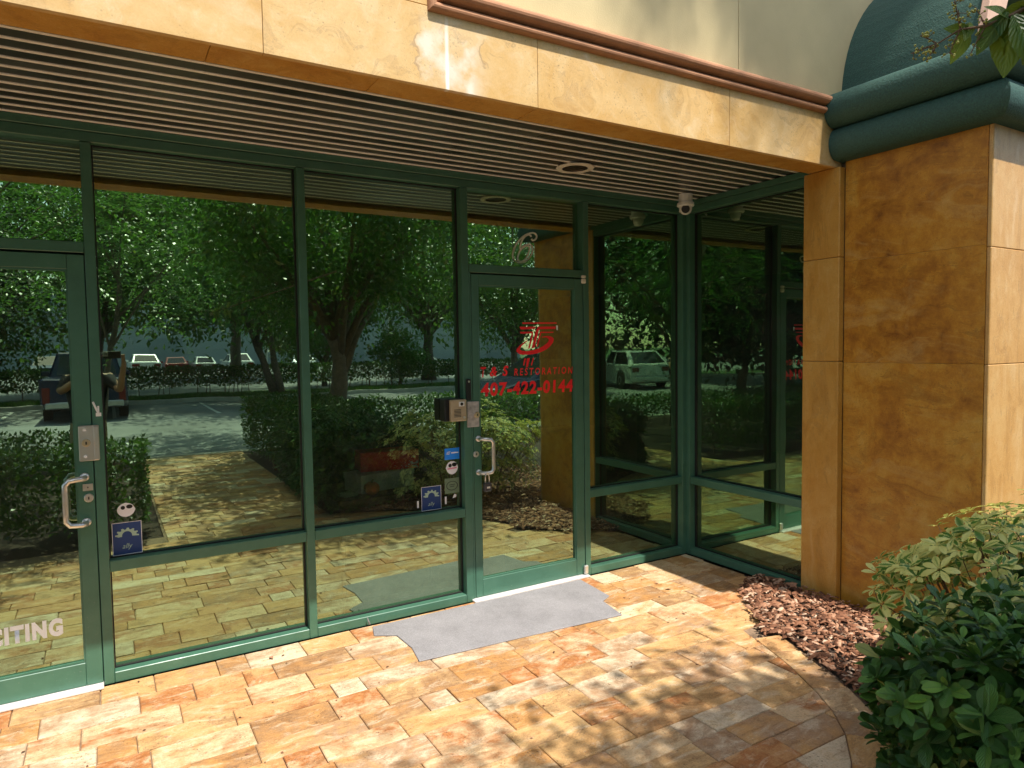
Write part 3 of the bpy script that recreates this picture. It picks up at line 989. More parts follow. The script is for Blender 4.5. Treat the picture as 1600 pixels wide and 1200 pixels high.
cyl_y(MB(), 2.090, .990, .020, .003, -.012).box(2.087, 2.093, -.014, -.009, .984, .998, 1).build('lock_cylinder', [M['alu'], M['black']], dR)
gp = MB().box(2.030, 2.118, -.008, .0015, 1.172, 1.342)
o = gp.build('latch_guard', M['plate'], dR, .003); o['label'] = 'worn paint-flecked latch guard plate'
cyl_y(MB(), 2.098, 1.252, .020, -.008, -.020).box(2.095, 2.101, -.0225, -.0175, 1.246, 1.260, 1).build('lock_cylinder', [M['brass'], M['black']], dR)
MB().box(2.024, 2.058, -.014, -.001, 1.352, 1.492).build('strike_cover', M['black'], dR, .003)
cyl_y(MB(), 2.041, 1.475, .007, -.014, -.018).build('screw', M['alu'], dR)
o = MB().box(-.130, -.042, -.012, .0015, 1.158, 1.335).box(-.066, -.042, -.020, -.012, 1.162, 1.331).build('latch_guard', M['alu'], dL, .004)
o['label'] = 'grey steel latch guard plate'
mb = MB(); cyl_y(mb, -.098, 1.250, .019, -.012, -.022); mb.box(-.101, -.095, -.0245, -.020, 1.242, 1.256, 1); mb.build('lock_cylinder', [M['brass'], M['black']], dL)
for z in (1.315, 1.182): cyl_y(MB(), -.104, z, .008, -.012, -.017).build('screw', M['white_pl'], dL)
mb = MB(); cyl_y(mb, -.098, .972, .021, .003, -.012); mb.box(-.101, -.095, -.0145, -.010, .965, .979, 1); mb.build('lock_cylinder', [M['alu'], M['black']], dL)
mb = MB().box(-.122, -.078, -.006, .003, 1.008, 1.042); mb.box(-.104, -.096, -.009, -.006, 1.020, 1.030, 1); mb.build('lock_indicator', [M['alu'], M['black']], dL, .003)
for z0, z1, nm in ((2.148, 2.182, 'hinge'), (2.186, 2.206, 'hinge'), (.020, .085, 'hinge')):
    MB().box(2.966, 3.002, -.022, .001, z0, z1).build(nm, M['cream_pl'] if z0 > 1 else M['alu'], dR, .006)
# torn tape on the left mullion
tp = MB().tube([(-.062, -.003, 1.452), (-.050, -.004, 1.418), (-.038, -.003, 1.388)], .005, 5).box(-.052, -.028, -.004, -.0005, 1.378, 1.396).box(-.044, -.036, -.004, -.0005, 1.396, 1.43)
tag(tp.build('torn_tape', M['white_pl']), 'torn strip of whitish tape on the green mullion above the grey guard plate', 'tape')

# ------------------------------------------------------------------ lettering
def text_mesh(txt, shear=0.0, offset=0.0, spacing=1.0):
    cu = bpy.data.curves.new('t', 'FONT'); cu.body = txt; cu.shear = shear; cu.offset = offset; cu.space_character = spacing; cu.extrude = .0; cu.resolution_u = 4
    ob = bpy.data.objects.new('t', cu); COL.objects.link(ob)
    dg = bpy.context.evaluated_depsgraph_get(); dg.update()
    me = bpy.data.meshes.new_from_object(ob.evaluated_get(dg))
    bpy.data.objects.remove(ob); bpy.data.curves.remove(cu)
    return me


def text_fit(txt, x0, x1, z0, z1, y, mt, parent, name='lettering', shear=0.0, offset=0.0, spacing=1.0, hgt=None, tilt=0.0):
    me = text_mesh(txt, shear, offset, spacing)
    co = np.zeros(len(me.vertices) * 3, np.float32); me.vertices.foreach_get('co', co); co = co.reshape(-1, 3)
    mn, mx = co.min(0), co.max(0)
    u = (co[:, 0] - mn[0]) / (mx[0] - mn[0]); v = (co[:, 1] - mn[1]) / (mx[1] - mn[1])
    new = np.stack([x0 + u * (x1 - x0), np.full(len(u), y), z0 + v * (z1 - z0) + u * tilt], 1)
    me.vertices.foreach_set('co', new.astype(np.float32).ravel()); me.materials.clear(); me.materials.append(mt); me.update()
    return link(name, me, parent)


ly = .0243
text_fit('T', 2.150, 2.192, 1.498, 1.566, ly, M['red_vinyl'], dR, shear=.12, offset=.03)
text_fit('&', 2.220, 2.278, 1.500, 1.566, ly, M['red_vinyl'], dR, shear=.25, offset=.03)
text_fit('S', 2.318, 2.366, 1.500, 1.572, ly, M['red_vinyl'], dR, shear=.25, offset=.032)
text_fit('RESTORATION', 2.412, 2.905, 1.500, 1.550, ly, M['red_vinyl'], dR, shear=.12, offset=.016, spacing=1.5)
text_fit('407-422-0144', 2.150, 2.908, 1.366, 1.460, ly, M['red_vinyl'], dR, shear=.06, offset=.042, spacing=1.15)
o = text_fit('NO SOLICITING', -.895, -.234, .292, .382, ly, M['white_vinyl'], dL, offset=.06, spacing=1.18)
LOGO = {'bar1': [[2.484, 1.866], [2.771, 1.868], [2.768, 1.859], [2.484, 1.855]],
'bar2l': [[2.46, 1.836], [2.591, 1.837], [2.586, 1.821], [2.468, 1.817]], 'bar2r': [[2.61, 1.837], [2.765, 1.839], [2.758, 1.822], [2.6, 1.819]],
'bar3l': [[2.462, 1.801], [2.572, 1.803], [2.569, 1.79], [2.468, 1.788]], 'bar3r': [[2.628, 1.802], [2.745, 1.802], [2.738, 1.794], [2.625, 1.792]],
'st1': [[2.558, 1.79], [2.572, 1.79], [2.541, 1.686], [2.527, 1.684]], 'st2': [[2.597, 1.82], [2.622, 1.82], [2.579, 1.69], [2.555, 1.686]], 'st3': [[2.626, 1.794], [2.638, 1.794], [2.609, 1.699], [2.595, 1.696]],
'lo1': [[2.495, 1.617], [2.509, 1.618], [2.495, 1.57], [2.483, 1.567]], 'lo2': [[2.517, 1.618], [2.541, 1.619], [2.523, 1.556], [2.507, 1.554]], 'lo3': [[2.566, 1.621], [2.575, 1.621], [2.558, 1.568], [2.547, 1.566]]}


def flat_poly(pts, y, name, mt, parent):
    bm = bmesh.new()
    vs_ = [bm.verts.new((p[0], y, p[1])) for p in pts]
    f = bm.faces.new(vs_); bmesh.ops.triangulate(bm, faces=[f])
    return bm


def smooth_path(pts, closed=False, k=4):
    out = []; n = len(pts)
    for i in range(n - 1):
        p0, p1, p2, p3 = [Vector(pts[max(0, min(n - 1, j))]) for j in (i - 1, i, i + 1, i + 2)]
        for s_ in range(k):
            t = s_ / k
            out.append(.5 * ((2 * p1) + (-p0 + p2) * t + (2 * p0 - 5 * p1 + 4 * p2 - p3) * t * t + (-p0 + 3 * p1 - 3 * p2 + p3) * t ** 3))
    out.append(Vector(pts[-1])); return out


bm_all = bmesh.new()
me = bpy.data.meshes.new('emblem')
for i, (k, pts) in enumerate(LOGO.items()):
    vs_ = [bm_all.verts.new((p[0], ly - .00003 * i, p[1])) for p in pts]
    f = bm_all.faces.new(vs_); bmesh.ops.triangulate(bm_all, faces=[f])
SO = [[2.643, 1.766], [2.693, 1.772], [2.732, 1.763], [2.743, 1.745], [2.731, 1.719], [2.692, 1.685], [2.641, 1.662], [2.579, 1.647], [2.517, 1.643], [2.463, 1.646], [2.436, 1.662], [2.433, 1.68], [2.458, 1.706], [2.494, 1.728], [2.519, 1.741]]
SI = [[2.643, 1.760], [2.674, 1.762], [2.690, 1.757], [2.700, 1.745], [2.694, 1.730], [2.672, 1.713], [2.632, 1.692], [2.575, 1.675], [2.520, 1.669], [2.480, 1.671], [2.464, 1.677], [2.462, 1.687], [2.477, 1.705], [2.500, 1.722], [2.521, 1.735]]
so_ = smooth_path(SO); si_ = smooth_path(SI)
va = [bm_all.verts.new((p.x, ly - .0006, p.y)) for p in so_]; vb = [bm_all.verts.new((p.x, ly - .0006, p.y)) for p in si_]
for i in range(len(va) - 1): bm_all.faces.new((va[i], va[i + 1], vb[i + 1], vb[i]))
bm_all.to_mesh(me); bm_all.free(); me.materials.append(M['red_vinyl'])
link('emblem', me, dR)
MB().add([(2.765, ly, 1.846), (2.780, ly, 1.846), (2.779, ly, 1.812), (2.768, ly, 1.815)], [(0, 1, 2, 3)]).build('vinyl_scrap', M['white_vinyl'], dR)
# number six over the door: an outlined script figure
O6 = [[2.59, 2.45], [2.604, 2.44], [2.627, 2.453], [2.634, 2.473], [2.617, 2.491], [2.584, 2.49], [2.544, 2.475], [2.498, 2.441], [2.459, 2.395], [2.439, 2.345], [2.438, 2.312], [2.457, 2.288], [2.496, 2.278], [2.545, 2.293], [2.582, 2.333], [2.600, 2.375], [2.592, 2.403], [2.566, 2.412], [2.535, 2.402], [2.505, 2.38], [2.495, 2.378], [2.511, 2.431], [2.544, 2.467], [2.577, 2.477], [2.59, 2.465]]
I6 = [[2.477, 2.322], [2.497, 2.364], [2.537, 2.396], [2.562, 2.400], [2.574, 2.385], [2.56, 2.34], [2.53, 2.300], [2.495, 2.287], [2.476, 2.301], [2.477, 2.322]]


m6 = MB()
for pts in (O6, I6):
    m6.tube([(p.x, .062, p.y) for p in smooth_path(pts)], .0062, 6)
six = m6.build('house_number', M['chrome'], None, smooth=True)
tag(six, 'silver outlined script number 6 on the glass above the lettered door', 'number')

# stickers
def sticker(name, x0, x1, z0, z1, mt, label, y=GY - .0015):
    cx, cz = (x0 + x1) / 2, (z0 + z1) / 2
    o = MB().box(x0, x1, y, y + .0012, z0, z1).build(name, mt)
    return tag(o, label, 'sticker')


def disc_part(mb, x, z, r, y, n=16, sx=1.0, mi=0):
    mb.add([(x + r * sx * math.cos(2 * PI * i / n), y, z + r * math.sin(2 * PI * i / n)) for i in range(n)], [tuple(range(n))], mi)


def radio_sticker(x0, x1, z0, z1, label):
    s_ = sticker('window_sticker', x0, x1, z0, z1, M['st_blue'], label)
    y = GY - .0022; w, h = x1 - x0, z1 - z0
    b = MB()
    for (a, b2, c, d) in ((x0, x1, z0, z0 + h * .015), (x0, x1, z1 - h * .015, z1), (x0, x0 + w * .02, z0 + h * .016, z1 - h * .016), (x1 - w * .02, x1, z0 + h * .016, z1 - h * .016)):
        b.add([(a, y, c), (b2, y, c), (b2, y, d), (a, y, d)], [(0, 1, 2, 3)])
    b.build('border', M['st_white'], s_)
    e = MB(); cx, cz = x0 + w * .5, z0 + h * .58
    n = 40
    ring = []
    for i in range(n + 1):
        a = PI * (i / n) * 1.1 - .05 * PI
        r = .40 * w * (1.0 if (i // 3) % 2 == 0 else .80); ring.append((cx + r * math.cos(a), cz + r * math.sin(a) * .75))
    inner = [(cx + .17 * w * math.cos(PI * (i / n) * 1.1 - .05 * PI), cz + .17 * w * math.sin(PI * (i / n) * 1.1 - .05 * PI)) for i in range(n + 1)]
    for i in range(n):
        e.add([(ring[i][0], y, ring[i][1]), (ring[i + 1][0], y, ring[i + 1][1]), (inner[i + 1][0], y, inner[i + 1][1]), (inner[i][0], y, inner[i][1])], [(0, 1, 2, 3)])
    e.build('emblem', M['st_pale'], s_)
    text_fit('ally', cx - .17 * w, cx + .17 * w, z0 + h * .14, z0 + h * .34, y, M['st_pale'], s_, shear=.3)
    return s_


radio_sticker(-.006, .130, .642, .812, 'navy sticker with pale emblem low in the pane beside the no soliciting door')
radio_sticker(1.722, 1.862, .642, .798, 'navy sticker with pale emblem low in the pane beside the lettered door')


def round_sticker(x, z, rx, rz, pink, label):
    s_ = MB()
    n = 20; pts = []
    for i in range(n):
        a = 2 * PI * i / n
        r = 1.0 + (.12 if i % 5 == 0 else 0) * random.uniform(-1, 1)
        pts.append((x + rx * r * math.cos(a), z + rz * r * math.sin(a)))
    s_.prism(pts, 'y', GY - .0015, GY - .0003)
    o = tag(s_.build('window_sticker', M['st_white']), label, 'sticker')
    e = MB(); disc_part(e, x - rx * .35, z + rz * .35, rz * .28, GY - .0022); disc_part(e, x + rx * .4, z + rz * .45, rz * .30, GY - .0022, sx=1.4)
    e.build('eye_mark', M['black'], o)
    p = MB(); p.add([(x - rx * .8, GY - .0022, z - rz * .25), (x + rx * .8, GY - .0022, z - rz * .15), (x + rx * .8, GY - .0022, z + rz * .05), (x - rx * .8, GY - .0022, z - rz * .05)], [(0, 1, 2, 3)])
    if pink: p.build('print_band', M['st_pink'], o)
    return o


round_sticker(.062, .876, .040, .036, False, 'white rounded sticker above the navy sticker beside the no soliciting door')
round_sticker(1.945, .905, .042, .044, True, 'white rounded sticker with pink band under the bright blue sticker')
s_ = sticker('window_sticker', 1.893, 2.000, .960, 1.035, M['st_bright'], 'bright blue oblong sticker with small white print below the intercom')
text_fit('ADT', 1.905, 1.935, .994, 1.014, GY - .0022, M['st_white'], s_, offset=.03, shear=.2)
MB().add([(1.94, GY - .0022, 1.0), (1.993, GY - .0022, 1.0), (1.993, GY - .0022, 1.008), (1.94, GY - .0022, 1.008)], [(0, 1, 2, 3)]).build('print_line', M['st_white'], s_)
s_ = sticker('window_sticker', 1.890, 1.995, .735, .835, M['st_sage'], 'sage green square sticker with dark oval print beside the lettered door')
e = MB(); n = 28
for i in range(n):
    a, b2 = 2 * PI * i / n, 2 * PI * (i + 1) / n
    q = lambda r, t: (1.9425 + .042 * r * math.cos(t), GY - .0022, .785 + .031 * r * math.sin(t))
    e.add([q(1, a), q(1, b2), q(.88, b2), q(.88, a)], [(0, 1, 2, 3)])
e.build('oval_print', M['black'], s_)
MB().add([(1.922, GY - .0022, .789), (1.963, GY - .0022, .791), (1.963, GY - .0022, .795), (1.922, GY - .0022, .793)], [(0, 1, 2, 3)]).add([(1.926, GY - .0022, .777), (1.959, GY - .0022, .779), (1.959, GY - .0022, .783), (1.926, GY - .0022, .781)], [(0, 1, 2, 3)]).build('print_line', M['black'], s_)['kind'] = 'stuff'
for k, (x, z, h, lb) in enumerate(((1.697, .690, .045, 'small white tape tab left of the navy sticker by the lettered door'), (1.895, .692, .050, 'small white tape tab between the navy sticker and the mullion'))):
    tag(MB().box(x - .006, x + .006, GY - .0015, GY - .0003, z - h / 2, z + h / 2).build('tape_tab', M['st_white']), lb, 'tape')
tag(MB().prism([(1.945, .700), (1.968, .705), (1.975, .72), (1.96, .728), (1.952, .718)], 'y', GY - .0015, GY - .0003).build('paper_scrap', M['st_white']), 'torn white paper scrap under the sage green sticker', 'scrap')

# intercom, padlock
ic = tag(MB().box(1.893, 2.006, -.046, -.018, 1.222, 1.362).build('intercom', M['tan_metal'], None, .004), 'tan door intercom with camera eye on a black backbox beside the lettered door', 'intercom')
MB().box(1.862, 2.0, -.0175, .060, 1.222, 1.366).build('backbox', M['black'], ic, .004)
MB().box(1.950, 1.990, -.0475, -.0455, 1.318, 1.348).build('camera_window', M['white_pl'], ic, .001)
cyl_y(MB(), 1.970, 1.333, .010, -.0475, -.052).build('lens', M['black'], ic)
mb = MB()
for i in range(6): mb.box(1.915, 1.965, -.0468, -.0458, 1.250 + i * .009, 1.254 + i * .009)
mb.build('speaker_grille', M['black'], ic)
cyl_y(MB(), 1.988, 1.245, .009, -.0455, -.050).build('call_button', M['alu'], ic)
pd = tag(MB().box(2.108, 2.160, -.090, -.058, .748, .806).build('padlock', plain('lock_body', (.05, .045, .05), .4), None, .006), 'dark combination padlock hanging from the lettered door pull', 'padlock')
MB().tube([(2.120, -.074, .800), (2.120, -.074, .845), (2.126, -.074, .868), (2.134, -.074, .878), (2.142, -.074, .868), (2.148, -.074, .845), (2.148, -.074, .800)], .0045, 8).build('shackle', M['alu'], pd, smooth=True)
MB().box(2.122, 2.146, -.0915, -.0895, .770, .782).build('dial', M['cream_pl'], pd)

# ------------------------------------------------------------------ soffit
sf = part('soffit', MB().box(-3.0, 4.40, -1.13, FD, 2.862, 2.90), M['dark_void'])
n = 0
yk = -.004
for i in range(12):
    y1 = yk - .019
    MB().box(-3.0, 4.12, y1, yk, 2.8285, 2.850).build('strip', M['strip'], sf, .001)
    y2 = y1 - .0815
    if y2 < -1.135: y2 = -1.1095
    for a, b2 in ((-3.0, -.62), (-.618, 2.06), (2.062, 4.12)):
        MB().box(a, b2, y2 + .002, y1 - .002, 2.8315 + random.uniform(0, .0012), 2.85).build('slat', M['slat'], sf, .002)
    yk = y2
    if yk < -1.10: break
# stone beam: core and slabs
bm_ = part('beam', MB().box(-3.0, 4.06, -1.2745, -1.135, 2.825, 3.3), M['joint_sand'])
cuts = [-3.0, -1.9, -.85, .371, 1.006, 1.767, 3.04, 4.045]
for a, b2 in zip(cuts, cuts[1:]):
    MB().box(a + .001, b2 - .001, -1.2755, -1.110, 2.800, 2.824).build('underside_slab', M['jamb'], bm_, .0015)
    MB().box(a + .001, b2 - .001, -1.134, -1.112, 2.826, 2.862).build('inner_slab', M['jamb'], bm_, .0015)
cf = [-3.0, -2.0, -.7, .55, 1.767, 3.04, 4.06]
for a, b2 in zip(cf, cf[1:]):
    MB().box(a + .001, b2 - .001, -1.30 - random.uniform(0, .0015), -1.276, 2.7985, 3.128).build('front_slab', M['fascia'], bm_, .0015)
# upper facing left of the moulding
uw = part('upper_wall', MB().box(-3.0, 9.2, -1.28, -1.16, 3.30, 5.6), M['joint_sand'])
for a, b2 in ((-3.0, -2.0), (-2.0, -.7), (-.7, .55), (.55, 1.236)):
    for z0, z1 in ((3.130, 3.92), (3.92, 4.75), (4.75, 5.6)):
        MB().box(a + .001, b2 - .001, -1.30, -1.281, z0 + .001, z1 - .001).build('front_slab', M['fascia'], uw, .0015)
cp = part('stucco_panel', MB().box(1.236, 3.114, -1.296, -1.2815, 3.129, 5.6).box(3.118, 9.2, -1.296, -1.2815, 3.129, 5.6), M['cream'], .002)
# moulding: two round beads
def bead(y, z, r0, n=10): return [(y - r0 * math.sin(PI * i / n), z - r0 * math.cos(PI * i / n)) for i in range(n + 1)]
prof = [(-1.2965, 3.108)] + [(-1.300 - .030 * math.sin(PI * i / 8), 3.129 - .021 * math.cos(PI * i / 8)) for i in range(9)] + [(-1.300 - .052 * math.sin(PI * i / 10), 3.186 - .033 * math.cos(PI * i / 10)) for i in range(11)] + [(-1.2965, 3.222)]
m = MB()
k = len(prof)
def mpt(p, s_):
    d = p[1] - 3.108
    return {0: (4.2, p[0], p[1]), 1: (1.218 + d, p[0], 3.108 + d), 2: (1.218 + d, p[0], 5.6)}[s_]
for s_ in (0, 1): m.add([mpt(p, s_) for p in prof] + [mpt(p, s_ + 1) for p in prof], [(i, i + 1, k + i + 1, k + i) for i in range(k - 1)])
part('moulding', m, M['salmon'])
part('parapet', MB().box(-3.1, 9.3, -1.42, -1.1, 5.6, 6.1), M['cream'], .01)
part('roof', MB().box(-4.2, 9.2, -1.15, 8.2, 2.92, 3.10), M['wall_in'])

# ------------------------------------------------------------------ pillar and arched bay
pl = part('pillar', MB().box(4.075, 4.60, -2.145, -1.14, -.05, 2.83), M['joint_sand'])
zs = [-.03, 1.568, 2.206, 2.834]
for a, b2 in zip(zs, zs[1:]):
    MB().box(4.050, 4.0735, -2.147, -1.335, a + .0005, b2 - .0005).build('stone_slab', M['pillar'], pl, .001)
zj = [-.03, 1.575, 2.235, 2.798]
for a, b2 in zip(zj, zj[1:]):
    MB().box(4.000, 4.0525, -1.332, -1.072, a + .001, b2 - .001).build('jamb_slab', M['jamb'], pl, .006, segs=2)
zf = [-.03, 1.565, 2.19, 2.834]
for a, b2 in zip(zf, zf[1:]):
    MB().box(4.049, 4.62, -2.172, -2.1485, a + .0006, b2 - .0006).build('front_slab', M['front'], pl, .004)
p2 = part('pillar', MB().box(5.40, 5.95, -2.17, -1.14, 0, 2.83), M['fascia'], .004)
part('bay_wall', MB().box(4.6, 5.4, -1.45, -1.31, 0, 3.2), M['wood'])
part('side_wall', MB().box(5.952, 9.2, -1.30, -1.20, -.05, 3.128), M['cream'])
part('bay_ceiling', MB().box(4.6, 5.4, -2.1, -1.46, 3.16, 3.2), M['cream'])
# cornice: two fat rolls swept round the pillar heads
def crn(x_out):
    prof = [(-.02, 2.829)] + [(.055 + .075 * math.sin(PI * i / 12), 2.932 - .098 * math.cos(PI * i / 12)) for i in range(13)] + [(.085 + .095 * math.sin(PI * i / 14), 3.132 - .106 * math.cos(PI * i / 14)) for i in range(15)] + [(-.02, 3.236)]
    return prof
pr = crn(0); k = len(pr)
m = MB()
secs = [[(4.05 - o_, -1.3045, z) for o_, z in pr], [(4.05 - o_, -2.17 - o_, z) for o_, z in pr], [(4.62 + o_ * 0 + .02, -2.17 - o_, z) for o_, z in pr]]
for s_ in range(2):
    m.add(secs[s_] + secs[s_ + 1], [(i, i + 1, k + i + 1, k + i) for i in range(k - 1)])
m.add(secs[0], [tuple(range(k))]); m.add(secs[2], [tuple(range(k))])
o = part('cornice', m, M['teal'], smooth=False)
o.data.polygons.foreach_set('use_smooth', [len(p.vertices) == 4 for p in o.data.polygons])
try:
    o.data.set_sharp_from_angle(angle=R(50))
except Exception: pass
# barrel vault over the bay
m = MB(); n = 36
XC, ZC, RO, RI = 5.0, 3.20, .945, .80
out = [(XC - RO * math.cos(PI * i / n), ZC + RO * math.sin(PI * i / n)) for i in range(n + 1)]
inn = [(XC - RI * math.cos(PI * i / n), ZC + RI * math.sin(PI * i / n)) for i in range(n + 1)]
m.prism(out + inn[::-1], 'y', -2.075, -1.297)
part('barrel_vault', m, M['teal'])
m = MB()
o2 = [(XC - (RO + .012) * math.cos(PI * i / n), ZC + (RO + .012) * math.sin(PI * i / n)) for i in range(n + 1)]
i2 = [(XC - (RO - .15) * math.cos(PI * i / n), ZC + (RO - .15) * math.sin(PI * i / n)) for i in range(n + 1)]
m.prism(o2 + i2[::-1], 'y', -2.125, -2.0765)
part('arch_trim', m, M['pink'], .006)
part('tympanum', MB().prism([(XC - .79 * math.cos(PI * i / n), ZC + .79 * math.sin(PI * i / n)) for i in range(n + 1)], 'y', -1.6, -1.55), M['far_glass'])

# ------------------------------------------------------------------ interior
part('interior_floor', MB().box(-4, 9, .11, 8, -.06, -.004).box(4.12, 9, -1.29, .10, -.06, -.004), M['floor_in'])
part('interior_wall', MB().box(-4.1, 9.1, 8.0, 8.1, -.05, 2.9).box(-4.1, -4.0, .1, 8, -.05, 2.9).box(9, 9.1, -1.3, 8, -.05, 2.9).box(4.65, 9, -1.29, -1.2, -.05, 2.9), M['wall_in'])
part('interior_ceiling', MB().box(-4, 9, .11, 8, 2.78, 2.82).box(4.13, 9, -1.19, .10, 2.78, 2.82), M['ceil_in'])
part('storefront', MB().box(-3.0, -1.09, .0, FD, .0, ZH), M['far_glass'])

tb = tag(MB().box(1.19, 2.40, .11, .70, .735, .764).build('sideboard', M['wood'], None, .004), 'brown wooden sideboard behind the glass under the red box', 'sideboard')
MB().box(1.21, 2.38, .13, .68, .08, .734).build('body', M['wood'], tb, .003)
for x in (1.25, 2.34):
    for yy in (.17, .64): MB().box(x - .02, x + .02, yy - .02, yy + .02, -.004, .08).build('leg', M['wood'], tb)
for x0, x1 in ((1.23, 1.785), (1.80, 2.36)):
    d_ = MB().box(x0, x1, .118, .129, .12, .71).build('door', M['wood'], tb, .003)


def rot_box(name, cx, cy, z0, lx, ly_, h, rz, mt, label, cat, lid=None):
    o = MB().box(-lx / 2, lx / 2, -ly_ / 2, ly_ / 2, 0, h).build(name, mt, None, .003, loc=(cx, cy, z0), rot=(0, 0, rz))
    tag(o, label, cat)
    return o


b1 = rot_box('white_box', 1.556, .38, .7655, .414, .207, .118, R(14), M['white_box'], 'white cardboard box under the red box behind the window', 'box')
MB().box(-.211, .211, -.107, .107, .080, .120).build('lid', M['white_box'], b1, .002)
b2_ = rot_box('red_box', 1.617, .40, .888, .395, .188, .127, R(-6), M['red_box'], 'red box with chipped white corner on top of a white box behind glass', 'box')
pc = MB()
for i in range(26):
    x, z = .20 - abs(random.gauss(0, .10)), abs(random.gauss(0, .022)) + .004
    r = random.uniform(.003, .010)
    pc.add([(x - r, -.0948, z - r * .7), (x + r, -.0948, z - r * .5), (x + r * .7, -.0948, z + r * .8), (x - r * .8, -.0948, z + r * .6)], [(0, 1, 2, 3)])
pc.build('chipped_paint', M['st_white'], b2_)
pk = MB()
nn_ = 32
prof = [(.001, .0), (.03, .003), (.046, .02), (.050, .042), (.044, .064), (.026, .078), (.008, .074)]
vs_ = []
for r, z in prof:
    for i in range(nn_):
        a = 2 * PI * i / nn_; rr = r * (1 - .09 * abs(math.cos(4 * a)))
        vs_.append((rr * math.cos(a), rr * math.sin(a), z))
pk.add(vs_, [(j * nn_ + i, j * nn_ + (i + 1) % nn_, (j + 1) * nn_ + (i + 1) % nn_, (j + 1) * nn_ + i) for j in range(len(prof) - 1) for i in range(nn_)])
pko = tag(pk.build('pumpkin', M['pumpkin'], None, smooth=True, loc=(1.438, .20, .7645)), 'small orange pumpkin on the sideboard in front of the white box', 'pumpkin')
MB().tube([(0, 0, .07), (.004, 0, .085), (.012, .002, .096)], [.008, .006, .005], 7).build('stem', M['green_stem'], pko)
cb = MB(); pth = []
for i in range(90):
    a = i * .55
    pth.append((1.292 + (.05 + .012 * math.sin(i * 1.7)) * math.cos(a), .205 + .035 * math.sin(a), .768 + .0022 * (i // 9) + .006 * abs(math.sin(i * .9))))
cb.tube(pth, .0035, 5)
tag(cb.build('cable_coil', M['cable'], None, smooth=True), 'pale coiled cable on the sideboard left of the pumpkin', 'cable')
dk = MB().lathe([(.034, 0), (.034, .012), (.026, .016)], 20, (0, 0, 0), Matrix.Rotation(R(90), 3, 'X'))
dk.box(-.02, .02, -.004, .004, -.10, -.03)
dko = tag(dk.build('desk_clock', M['cable'], None, loc=(1.60, .60, .866)), 'small round yellowish clock standing behind the red box', 'clock')
MB().box(-.03, .03, -.025, .025, -.101, -.092).build('foot', M['black'], dko)

# ------------------------------------------------------------------ ceiling light and camera
cl = MB().lathe([(.082, .0), (.118, .0), (.122, .004), (.118, .010), (.088, .012), (.082, .010), (.082, .0)], 40, caps=False)
clo = tag(cl.build('ceiling_light', M['cream_pl'], None, smooth=False, loc=(2.60, -.445, 2.8165)), 'round recessed downlight with cream rim in the slatted soffit', 'light')
rf = MB(); n = 32
for (r0, z0), (r1, z1) in (((.0835, .001), (.078, .0085)), ((.078, .0085), (.05, .0105)), ((.05, .0105), (.001, .011))):
    for i in range(n):
        a, b2 = 2 * PI * i / n, 2 * PI * (i + 1) / n
        rf.add([(r0 * math.cos(a), r0 * math.sin(a), z0), (r0 * math.cos(b2), r0 * math.sin(b2), z0), (r1 * math.cos(b2), r1 * math.sin(b2), z1), (r1 * math.cos(a), r1 * math.sin(a), z1)], [(0, 1, 2, 3)])
rf.build('reflector', plain('bronze_reflector', (.05, .035, .025), .35, .5), clo)
sc_ = empty('security_camera', (3.80, -.205, 2.826), 0, 'white turret security camera under the soffit at the glass corner', 'camera')
MB().lathe([(.052, .0), (.052, -.060), (.062, -.064), (.064, -.085), (.058, -.092)], 28).build('base', M['white_pl'], sc_, smooth=False)
d_ = (Vector((0, -4, 1.2)) - Vector((3.80, -.205, 2.72))).normalized()
Q = d_.to_track_quat('Z', 'Y').to_matrix()
ball = MB(); prof = [(.048 * math.sin(PI * i / 12), .048 * -math.cos(PI * i / 12)) for i in range(1, 10)]
ball.lathe(prof + [(.034, .036)], 24, (0, 0, -.105), Q)
bo = ball.build('turret', M['white_pl'], sc_, smooth=True)
MB().lathe([(.031, .0362), (.029, .040), (.012, .0405), (.001, .0405)], 24, (0, 0, -.105), Q).build('lens', M['black'], bo)
tag(MB().tube([(3.925, -.014, 2.742), (3.945, -.016, 2.752)], .007, 8).build('contact_sensor', M['white_pl']), 'tiny white sensor at the header above the corner mullion', 'sensor')

# ================================================================== PLANTING CLOSE TO THE CAMERA
def near_leaf_mesh(tm, mt, name='leaf'):
    T, F, UV = tm
    return arr_mesh(name, T, F, mt, True, UV)


